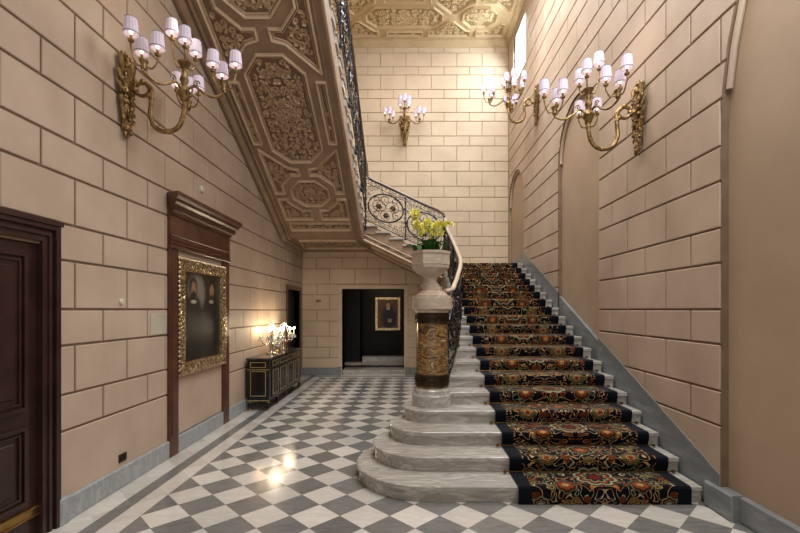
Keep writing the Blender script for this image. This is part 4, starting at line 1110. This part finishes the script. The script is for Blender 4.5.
for x in (-hx+.03, hx-.025):
    for y in (-hy+.04, -.51, .51, hy-.04):
        b = MB(); b.cur = 0; b.lathe([(.014, 0.001), (.028, .12), (.03, .17)], (x, y, 0), 10); b.cur = 1; b.lathe([(.015, .001), (.019, .035)], (x, y, 0), 10); b.lathe([(.031, .14), (.031, .155)], (x, y, 0), 10)
        b.build('leg', ['black_lacquer', 'brass'], cm)
# candelabra on the commode
def candelabrum():
    root = thing('crystal_candelabrum', '', 'candelabrum'); rnd = random.Random(3)
    b = MB(); b.lathe([(.07, 0), (.07, .012), (.03, .03), (.018, .06), (.03, .10), (.015, .14), (.022, .2), (.012, .26), (.02, .3), (.008, .36), (.016, .40), (.002, .44)], n=14); b.build('stem', 'silver', root)
    for k in range(7):
        a = k*2*PI/7+.3; c_, s_ = math.cos(a), math.sin(a)
        b = MB(); b.tube(smooth_path([(0, 0, .17), (.06*c_, .06*s_, .13), (.12*c_, .12*s_, .15), (.15*c_, .15*s_, .22)], 4), .006, 6)
        b.lathe([(.008, .215), (.028, .23), (.03, .235), (.012, .237)], (.15*c_, .15*s_, 0), 10); br = b.build('arm', 'silver', root)
        b = MB(); b.lathe([(.009, .237), (.009, .30)], (.15*c_, .15*s_, 0), 8); b.build('candle', 'candle', br)
        b = MB(); b.ball((.15*c_, .15*s_, .322), .011, .011, .022, 7, 5); b.build('flame_bulb', 'flame', br)
        b = MB()
        for q in range(6):
            an = q*PI/3; x, y = .15*c_+.027*math.cos(an), .15*s_+.027*math.sin(an); b.ball((x, y, .20), .006, .006, .022, 4, 3)
        b.tube([(.15*c_+.027*math.cos(q*PI/3), .15*s_+.027*math.sin(q*PI/3), .221) for q in range(6)], .004, 4, closed=True)
        for q in range(6):
            an = q*PI/3; b.tube([(.15*c_+.027*math.cos(an), .15*s_+.027*math.sin(an), .221), (.15*c_+.027*math.cos(an), .15*s_+.027*math.sin(an), .205)], .002, 3)
        b.tube([(.15*c_*f/5, .15*s_*f/5, .40-.16*f/5+.03*math.sin(f/5*6)) for f in range(6)], .002, 3)
        for q in range(5):
            f = q/5; b.ball((.15*c_*f, .15*s_*f, .40-.16*f+.03*math.sin(f*6)), .009, n=5, m=3)
        b.build('crystal_drops', 'crystal', root)
    return root
c0 = candelabrum()
for i, (y, lab) in enumerate(((8.05, 'lit crystal candelabrum on the near half of the black commode'), (8.85, 'lit crystal candelabrum on the far half of the black commode'))):
    r = c0 if i == 0 else copy_tree(c0); r.location = (-2.53, y, .891); r.scale = (1.35,)*3; tag(r, lab, 'candelabrum', 'candelabra on the commode')
    point('candelabrum_light', (-2.47, y, 1.40), 8, (1, .82, .6), .12)
vs_ = thing('glass_ornament', 'faceted glass ornament standing between the two candelabra on the commode', 'ornament', (-2.55, 8.45, .891))
b = MB(); b.lathe([(.05, 0), (.05, .015), (.02, .04), (.02, .08)], n=10); b.build('base', 'brass', vs_)
b = MB(); b.lathe([(.02, .08), (.07, .14), (.085, .22), (.07, .31), (.03, .37), (.005, .40)], n=9); b.build('glass_body', 'crystal', vs_)
